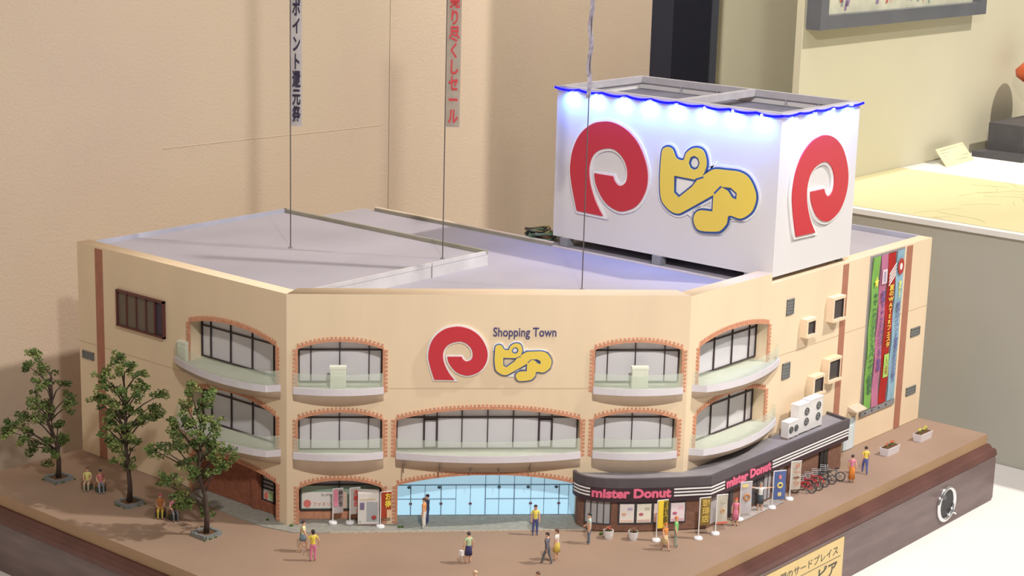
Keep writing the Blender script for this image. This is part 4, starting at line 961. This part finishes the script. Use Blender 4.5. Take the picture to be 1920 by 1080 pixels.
flag(-.0302, -.0469, .0510, .0140, .0170, (.42, .30, .10), [('t', ('珈琲店', .15, .85, .10, .95), (.60, .42, .10))], 'brownish flag with ochre letters on a white frame at the shop corner')
flag(-.0030, -.0525, .0490, .0140, .0130, (.84, .80, .70), [('o', (.5, .45, .0022), (.60, .35, .18)), ('r', (.0, 1., .0, .07), (.65, .15, .10)), ('r', (.3, .75, .72, .80), (.50, .45, .35))], 'cream flag with a small ring print and red hem right of the brown flag')
flag(.0578, -.0461, .0480, .0150, .0080, (.82, .80, .82), [('o', (.5, .52, .0035), (.50, .24, .10)), ('r', (.05, .6, .84, .93), (.80, .66, .25))], 'white flag with a large brown doughnut ring print')
flag(.1209, -.0522, .0480, .0170, .0110, (.20, .28, .60), [('o', (.5, .50, .0030), (.72, .58, .20)), ('r', (.38, .6, .72, .86), (.65, .22, .20)), ('r', (.35, .65, .12, .25), (.68, .55, .25))], 'blue flag with a yellow ring print')
flag(.1629, -.0513, .0500, .0140, .0130, (.82, .76, .66), [('t', ('ドーナツ', .25, .85, .12, .92), (.60, .22, .15)), ('r', (.2, .8, .40, .46), (.20, .15, .12))], 'cream flag with reddish print beside the parked bicycles')

# photo machine by the entrance pillar
e = empty('photo_machine', F.P(.095, .001, .0), 'white vending machine with grey front beside the entrance pillar', 'vending machine')
g = B(); F.box(g, .0830, .1080, .0015, .0405, -.012, .0035); obj('machine_body', g, mat('machine_white', (.80, .77, .74), .45), e)
g = B(); F.box(g, .0935, .1065, .0060, .0300, .0035, .0042); obj('display_window', g, mat('machine_grey_glass', (.45, .48, .50), .2), e)
g = B(); F.box(g, .0855, .0905, .0205, .0290, .0035, .0042); obj('screen', g, paint((.22, .18, .30)), e)
g = B(); ball(g, F.P(.1020, .0110, .0045), .0030, 2, 0, (1, 1, .75)); obj('red_button', g, paint((.50, .05, .05)), e)
g = B(); F.box(g, .0835, .1075, .0012, .0022, -.010, .0042); obj('kick_plate', g, paint((.28, .16, .14)), e)
g = B(); F.box(g, .0860, .1040, .0325, .0340, .0035, .0039); obj('print_patch', g, paint((.72, .60, .40)), e)
g = B(); F.box(g, .0845, .0870, .0045, .0065, .0035, .0039); obj('coin_slot', g, paint((.50, .55, .40)), e)

# ------------------------------------------------------------------ bicycles
def bicycle(x, y, rz, col, label):
    e = empty('bicycle', (x, y, 0), label, 'bicycle', 'bicycles parked against the shop wall', rz)
    def P_(a, c): return (a, 0, c)
    for cx in (-.0108, .0108):
        g = B(); torus(g, (cx, 0, .0066), .0058, .0007, (1, 0, 0), (0, 0, 1), 20, 6)
        for k in range(6): a = k * math.pi / 3; tube(g, [(cx, 0, .0066), (cx + .0056 * math.cos(a), 0, .0066 + .0056 * math.sin(a))], .00018, 4)
        obj('wheel', g, paint((.06, .055, .06)), e, local=True)
    g = B(); r_ = .0007
    for a, c_ in ((( -.0108, .0066), (-.0035, .0065)), ((-.0035, .0065), (-.0055, .0165)), ((-.0108, .0066), (-.0052, .0150)), ((-.0035, .0065), (.0070, .0150)), ((-.0050, .0140), (.0070, .0160)), ((.0108, .0066), (.0066, .0185))):
        tube(g, [P_(*a), P_(*c_)], r_, 6)
    obj('frame', g, paint(col), e, local=True)
    g = B(); tube(g, [(.0060, -.0045, .0195), (.0068, -.0015, .0200), (.0068, .0015, .0200), (.0060, .0045, .0195)], .0005, 6); tube(g, [(.0066, 0, .0180), (.0068, 0, .0200)], .0006, 6); obj('handlebar', g, paint((.45, .45, .47)), e, local=True)
    g = B(); hexa(g, [(-.0085, -.0018, .0168), (-.0030, -.0006, .0168), (-.0030, .0006, .0168), (-.0085, .0018, .0168), (-.0085, -.0019, .0180), (-.0032, -.0006, .0178), (-.0032, .0006, .0178), (-.0085, .0019, .0180)]); obj('saddle', g, paint((.05, .04, .04)), e, local=True)
    g = B()
    for s in (-1, 1): tube(g, [(.0090, s * .0030, .0140), (.0150, s * .0034, .0140), (.0155, s * .0038, .0195), (.0085, s * .0034, .0195), (.0090, s * .0030, .0140)], .0004, 4)
    for z in (.0140, .0168, .0195): tube(g, [(.0087, -.0032, z), (.0087, .0032, z), (.0153, .0036, z), (.0153, -.0036, z), (.0087, -.0032, z)], .0003, 4)
    obj('basket', g, paint((.50, .50, .52)), e, local=True)
    g = B(); tube(g, [(-.0040, .0005, .0065), (-.0050, .0040, .0005)], .0004, 5); tube(g, [(-.0035, -.0022, .0050), (-.0035, .0022, .0080)], .0006, 5); obj('stand_and_pedals', g, paint((.25, .25, .26)), e, local=True)
for a in ((.1960, -.0510, 2.3, (.50, .03, .04), 'red bicycle at the left end of the parked row'), (.2110, -.0515, 2.25, (.42, .03, .05), 'red bicycle, second from the left of the parked row'), (.2270, -.0510, 2.35, (.55, .05, .05), 'bright red bicycle in the middle of the parked row'), (.2440, -.0515, 2.3, (.10, .10, .11), 'dark bicycle between the red ones and the grey one'), (.2640, -.0520, 2.15, (.22, .25, .26), 'grey bicycle at the right end of the parked row')): bicycle(*a)

# ------------------------------------------------------------------ people
SK = .0362 / 1.70
def person(x, y, face, top, bottom, label, hair=(.05, .03, .025), pose='stand', skirt=None, sleeve='short', shoe=(.12, .08, .07), legs='long', scale=1.0, longhair=False, group='tiny painted people around the building', z=0, extra=None, armspread=.0, stoop=0):
    if x < -.1 and pav_in(x, y): z = .001
    e = empty('person', (x, y, z), label, 'person', group, face)
    s = SK * scale; V = []; E = []; RAD = []; TAGS = []
    def v(p, r, par=None, t='skin'):
        V.append(Vector(p)); RAD.append(r); TAGS.append(t)
        if par is not None: E.append((par, len(V) - 1))
        return len(V) - 1
    sit = pose == 'sit'; hz = .50 if sit else .92
    lean = .03 if pose == 'walk' else 0
    pel = v((0, 0, hz), .135, None, 'bot'); wa = v((0, .01 + lean * .5, hz + .14), .115, pel, 'top'); ch = v((0, .015 + lean, hz + .33), .14, wa, 'top'); sh_ = v((0, lean, hz + .48), .10, ch, 'top')
    nk = v((0, .01 + lean + stoop, hz + .57), .050, sh_, 'skin'); hd = v((0, .03 + lean + stoop * 1.6, hz + .66), .088, nk, 'skin'); v((0, .022 + lean + stoop * 1.7, hz + .755), .082, hd, 'skin'); v((0, .125 + lean + stoop * 1.6, hz + .675), .018, hd, 'skin')
    for sd in (-1, 1): v((sd * .095, .02 + lean + stoop * 1.6, hz + .68), .018, hd, 'skin')
    for sd in (-1, 1):
        st_ = 'top'; fo_ = 'top' if sleeve == 'long' else 'skin'
        sw = .14 * sd if pose == 'walk' else 0
        if pose == 'spread': P_ = [(sd * .19, 0, hz + .46), (sd * .42, .02, hz + .50), (sd * .64, .05, hz + .54), (sd * .72, .06, hz + .55)]
        elif pose == 'bag': P_ = [(sd * .18, 0, hz + .46), (sd * .22, .02, hz + .20), (sd * .20, .18 if sd > 0 else .05, hz + .04 if sd > 0 else hz - .03), (sd * .19, .24 if sd > 0 else .08, hz + .03 if sd > 0 else hz - .11)]
        elif sit: P_ = [(sd * .18, 0, hz + .46), (sd * .22, .05, hz + .22), (sd * .15, .26, hz + .12), (sd * .13, .33, hz + .12)]
        else: P_ = [(sd * .18, 0, hz + .46), (sd * (.22 + armspread), .0 + sw * .5, hz + .20), (sd * (.23 + armspread), .06 + sw, hz - .03), (sd * (.225 + armspread), .08 + sw * 1.1, hz - .11)]
        a = v(P_[0], .062, sh_, st_); el = v(P_[1], .047, a, st_ if sleeve == 'long' else 'skin'); wr = v(P_[2], .032, el, fo_); ha = v(P_[3], .034, wr, 'skin')
        dr = (Vector(P_[3]) - Vector(P_[2])).normalized(); sx = Vector((0, 1, 0)) if abs(dr.z) > .6 else Vector((0, 0, 1)); kn = None
        for k, o_ in enumerate((-.026, -.009, .009, .026)):
            f1 = v(Vector(P_[3]) + dr * .045 + sx * o_, .0105, ha, 'skin'); v(Vector(P_[3]) + dr * (.078 - abs(o_ - .005) * .5) + sx * o_ * 1.2 + Vector((-sd * .010, 0, 0)), .009, f1, 'skin')
        v(Vector(P_[2]) + dr * .05 + sx * .045, .011, ha, 'skin')
    for sd in (-1, 1):
        lt = 'bot' if legs == 'long' else 'skin'
        if sit: P_ = [(sd * .10, .06, hz - .02), (sd * .12, .42, hz - .03), (sd * .12, .46, .08), (sd * .12, .58, .035)]
        elif pose == 'walk': P_ = [(sd * .09, 0, .84), (sd * .10, .06 - sd * .12, .48), (sd * .10, -sd * .24, .09), (sd * .10, -sd * .24 + .13, .035)]
        else: P_ = [(sd * .09, 0, .84), (sd * .11, .02, .48), (sd * .115, -.01, .085), (sd * .13, .12, .035)]
        a = v(P_[0], .095, pel, 'bot'); kn = v(P_[1], .066, a, lt if legs != 'short' else 'skin'); an = v(P_[2], .042, kn, lt); v(P_[3], .036, an, 'shoe')
    me = bpy.data.meshes.new('body'); me.from_pydata([p * s for p in V], E, [])
    o = bpy.data.objects.new('tmpb', me); COL.objects.link(o)
    o.modifiers.new('k', 'SKIN'); sd_ = o.modifiers.new('u', 'SUBSURF'); sd_.levels = 1
    sv = me.skin_vertices[0].data
    for i, r_ in enumerate(RAD): sv[i].radius = (r_ * s * 1.08, r_ * s * 1.08); sv[i].use_root = (i == 0)
    PEOPLE.append((o, e, V, E, TAGS, s, top, bottom, shoe, hz, hair, longhair, skirt, sit, legs, lean, stoop))
    return e
PEOPLE = []
def pav_in(x, y):
    n = len(pv); c = False
    for i in range(n):
        (x1, y1), (x2, y2) = pv[i], pv[(i + 1) % n]
        if (y1 > y) != (y2 > y) and x < (x2 - x1) * (y - y1) / (y2 - y1) + x1: c = not c
    return c
def finish_people():
    bpy.context.view_layer.update(); dg = bpy.context.evaluated_depsgraph_get()
    for (o, e, V, E, TAGS, s, top, bottom, shoe, hz, hair, longhair, skirt, sit, legs, lean, stoop) in PEOPLE:
        me = bpy.data.meshes.new_from_object(o.evaluated_get(dg)); me.name = 'body'
        bpy.data.objects.remove(o)
        ms = [M_SKIN, paint(top), paint(bottom), paint(shoe)]; idx = {'skin': 0, 'top': 1, 'bot': 2, 'shoe': 3}
        mn = min(v.co.z for v in me.vertices)
        me.materials.clear()
        b_ = obj('body', me, ms, e, local=True, smooth=True)
        for p in me.polygons:
            c = p.center / s; best = (9, 0)
            for a, d in E:
                A_, D_ = V[a], V[d]; t = max(0, min(1, (c - A_).dot(D_ - A_) / max(1e-9, (D_ - A_).length_squared))); q = (c - A_.lerp(D_, t)).length
                if q < best[0]: best = (q, idx[TAGS[d]] if t > .45 or TAGS[d] == TAGS[a] else idx[TAGS[a]])
            p.material_index = best[1]
        for v in me.vertices: v.co.z -= min(0, mn) if mn < 0 else 0
        hx = Vector((0, .018 + lean + stoop * 1.65, hz + .735))
        g = B(); ball(g, (0, 0, 0), 1, 2)
        for v in g.verts:
            k = Vector((v.co.x * .108, v.co.y * .118 - .018, v.co.z * .105 + .008))
            if v.co.z < -.1 and v.co.y > -.2: k *= .55
            elif v.co.z < -.1: k.z *= (2.0 if longhair else 1.0)
            v.co = (hx + k) * s
        obj('hair', g, paint(hair), e, local=True, smooth=True)
        g = B()
        for sd in (-1, 1): ball(g, Vector((sd * .034, .118 + lean + stoop * 1.6, hz + .705)) * s, .010 * s, 1)
        obj('eyes', g, paint((.04, .03, .03)), e, local=True)
        g = B(); ball(g, Vector((0, .114 + lean + stoop * 1.6, hz + .635)) * s, .018 * s, 1, 0, (1, .4, .4)); obj('mouth', g, paint((.50, .12, .10)), e, local=True)
        if skirt:
            z1 = hz + .10; z0 = skirt; g = B(); lathe(g, [((.145) * s, z1 * s), (.17 * s, (z1 - .15) * s), (.205 * s, z0 * s), (.195 * s, z0 * s)], (0, 0, 0), 20, False); obj('skirt', g, paint(bottom), e, local=True, smooth=True)
PI = math.pi
YL = (.80, .66, .16)
person(-.3779, .2547, -2.2, (.80, .76, .45), (.22, .30, .36), 'woman in pale yellow top and grey-blue shorts, bare legs, near the left pavement edge', (.06, .035, .03), 'walk', legs='short', skirt=.66)
person(-.3898, .2256, -.55, (.80, .62, .08), (.75, .22, .36), 'woman in bright yellow top and pink trousers seen from behind', (.04, .03, .03), 'stand', longhair=True, armspread=.1)
person(-.2292, .2062, .4, (.80, .34, .12), (.78, .74, .68), 'person in orange top and white trousers before the glowing entrance', (.10, .05, .03))
person(-.2176, .2120, .4, (.05, .06, .14), (.06, .08, .20), 'person in dark navy suit right beside the orange-topped figure', (.04, .03, .03), sleeve='long')
e = person(-.2736, .0968, -.3, (.50, .62, .36), (.05, .05, .16), 'woman in light green top and navy skirt alone on the brown ground', (.05, .05, .05), 'stand', skirt=.50, legs='bare', armspread=.06)
person(-.1537, .0992, 2.4, (.78, .66, .12), (.08, .10, .28), 'man in yellow shirt and blue trousers before the right half of the entrance', (.05, .03, .03))
person(-.2129, .0321, .2, (.17, .16, .19), (.13, .14, .16), 'man in dark grey suit walking beside the woman in a yellow skirt', (.05, .03, .03), 'walk', sleeve='long')
person(-.1971, .0318, .3, (.80, .76, .72), (.80, .62, .14), 'woman in white blouse and yellow skirt beside the grey-suited man', (.14, .06, .04), 'stand', skirt=.50, legs='bare', longhair=True)
person(-.1309, .0369, .8, (.50, .62, .58), (.16, .20, .25), 'person in pale teal top and grey-blue trousers by the first round flower pot', (.03, .03, .03), pose='bag')
person(-.0856, -.0384, 2.9, (.78, .30, .08), (.80, .66, .36), 'child with orange top and cream skirt under the yellow flag', (.60, .16, .04), 'walk', skirt=.48, legs='bare', scale=.88)
person(-.0687, -.0414, -2.6, (.20, .55, .18), (.30, .38, .30), 'person with orange hair, green top and grey-green trousers under the yellow flag', (.65, .20, .06), 'stand', armspread=.08)
person(.0389, -.0525, 2.2, (.72, .20, .30), (.74, .22, .34), 'person with red-orange hair in a pink dress before the doughnut flag', (.60, .09, .03), 'stand', skirt=.42, legs='bare', scale=.93)
person(.1021, -.0465, 2.30, (.78, .76, .74), (.08, .10, .12), 'person in white top and dark skirt with both arms spread out', (.30, .25, .22), 'spread', skirt=.50, legs='bare')
person(.2770, -.0732, -1.2, (.72, .25, .35), (.80, .28, .05), 'woman in pink top and orange skirt on the right ground', (.06, .04, .04), 'stand', skirt=.25, legs='bare')
person(.3194, -.0686, -.9, (.80, .62, .10), (.10, .12, .36), 'woman in yellow top and blue jeans beyond the orange-skirted woman', (.05, .03, .03), 'walk')
person(-.3530, .0168, .5, (.40, .15, .10), (.20, .18, .18), 'light-haired person cut by the bottom edge, left of the centre line', (.72, .50, .34), 'stand')
person(-.3090, -.0329, .4, (.72, .50, .40), (.25, .20, .20), 'brown-haired person cut by the bottom edge, right of the centre line', (.16, .08, .05), 'stand')
def seat(x, y, label):
    e = empty('round_seat', (x, y, 0), label, 'seat', 'round seats between the trees')
    g = B(); lathe(g, [(.0060, 0), (.0066, .001), (.0066, .0064), (.0060, .0070)], (x, y, 0), 20); obj('drum', g, paint((.07, .09, .06)), e)
    g = B(); lathe(g, [(.0070, .0070), (.0074, .0078), (.0070, .0086), (.0010, .0088)], (x, y, 0), 20); obj('cushion', g, paint((.22, .10, .05)), e)
for (x, y, f, a, bt, ha, lab) in ((-.4190, .5960, 2.3, (.72, .70, .22), (.55, .42, .30), (.20, .10, .05), 'seated person in yellow-green top between the two left trees'),
                              (-.4130, .5780, 2.6, (.60, .18, .18), (.30, .36, .42), (.05, .04, .08), 'seated person in red and blue beside the yellow-green one'),
                              (-.4170, .4580, 2.4, (.80, .30, .10), (.80, .60, .12), (.50, .10, .14), 'seated person in orange and yellow near the nearest tree'),
                              (-.4120, .4400, 2.7, (.62, .20, .30), (.20, .24, .28), (.10, .05, .05), 'seated person in pink with dark trousers beside the orange one')):
    seat(x, y, 'dark drum seat under the ' + lab)
    person(x, y, f, a, bt, lab, ha, 'sit', z=-.0004)
finish_people()
# white bag held by the woman in green
g = B(); box(g, -.2830, -.2795, .0985, .1030, .0105, .0165); bg_ = obj('shopping_bag', g, paint((.82, .80, .80))); tag(bg_, 'small white bag held by the woman in the navy skirt', 'bag')
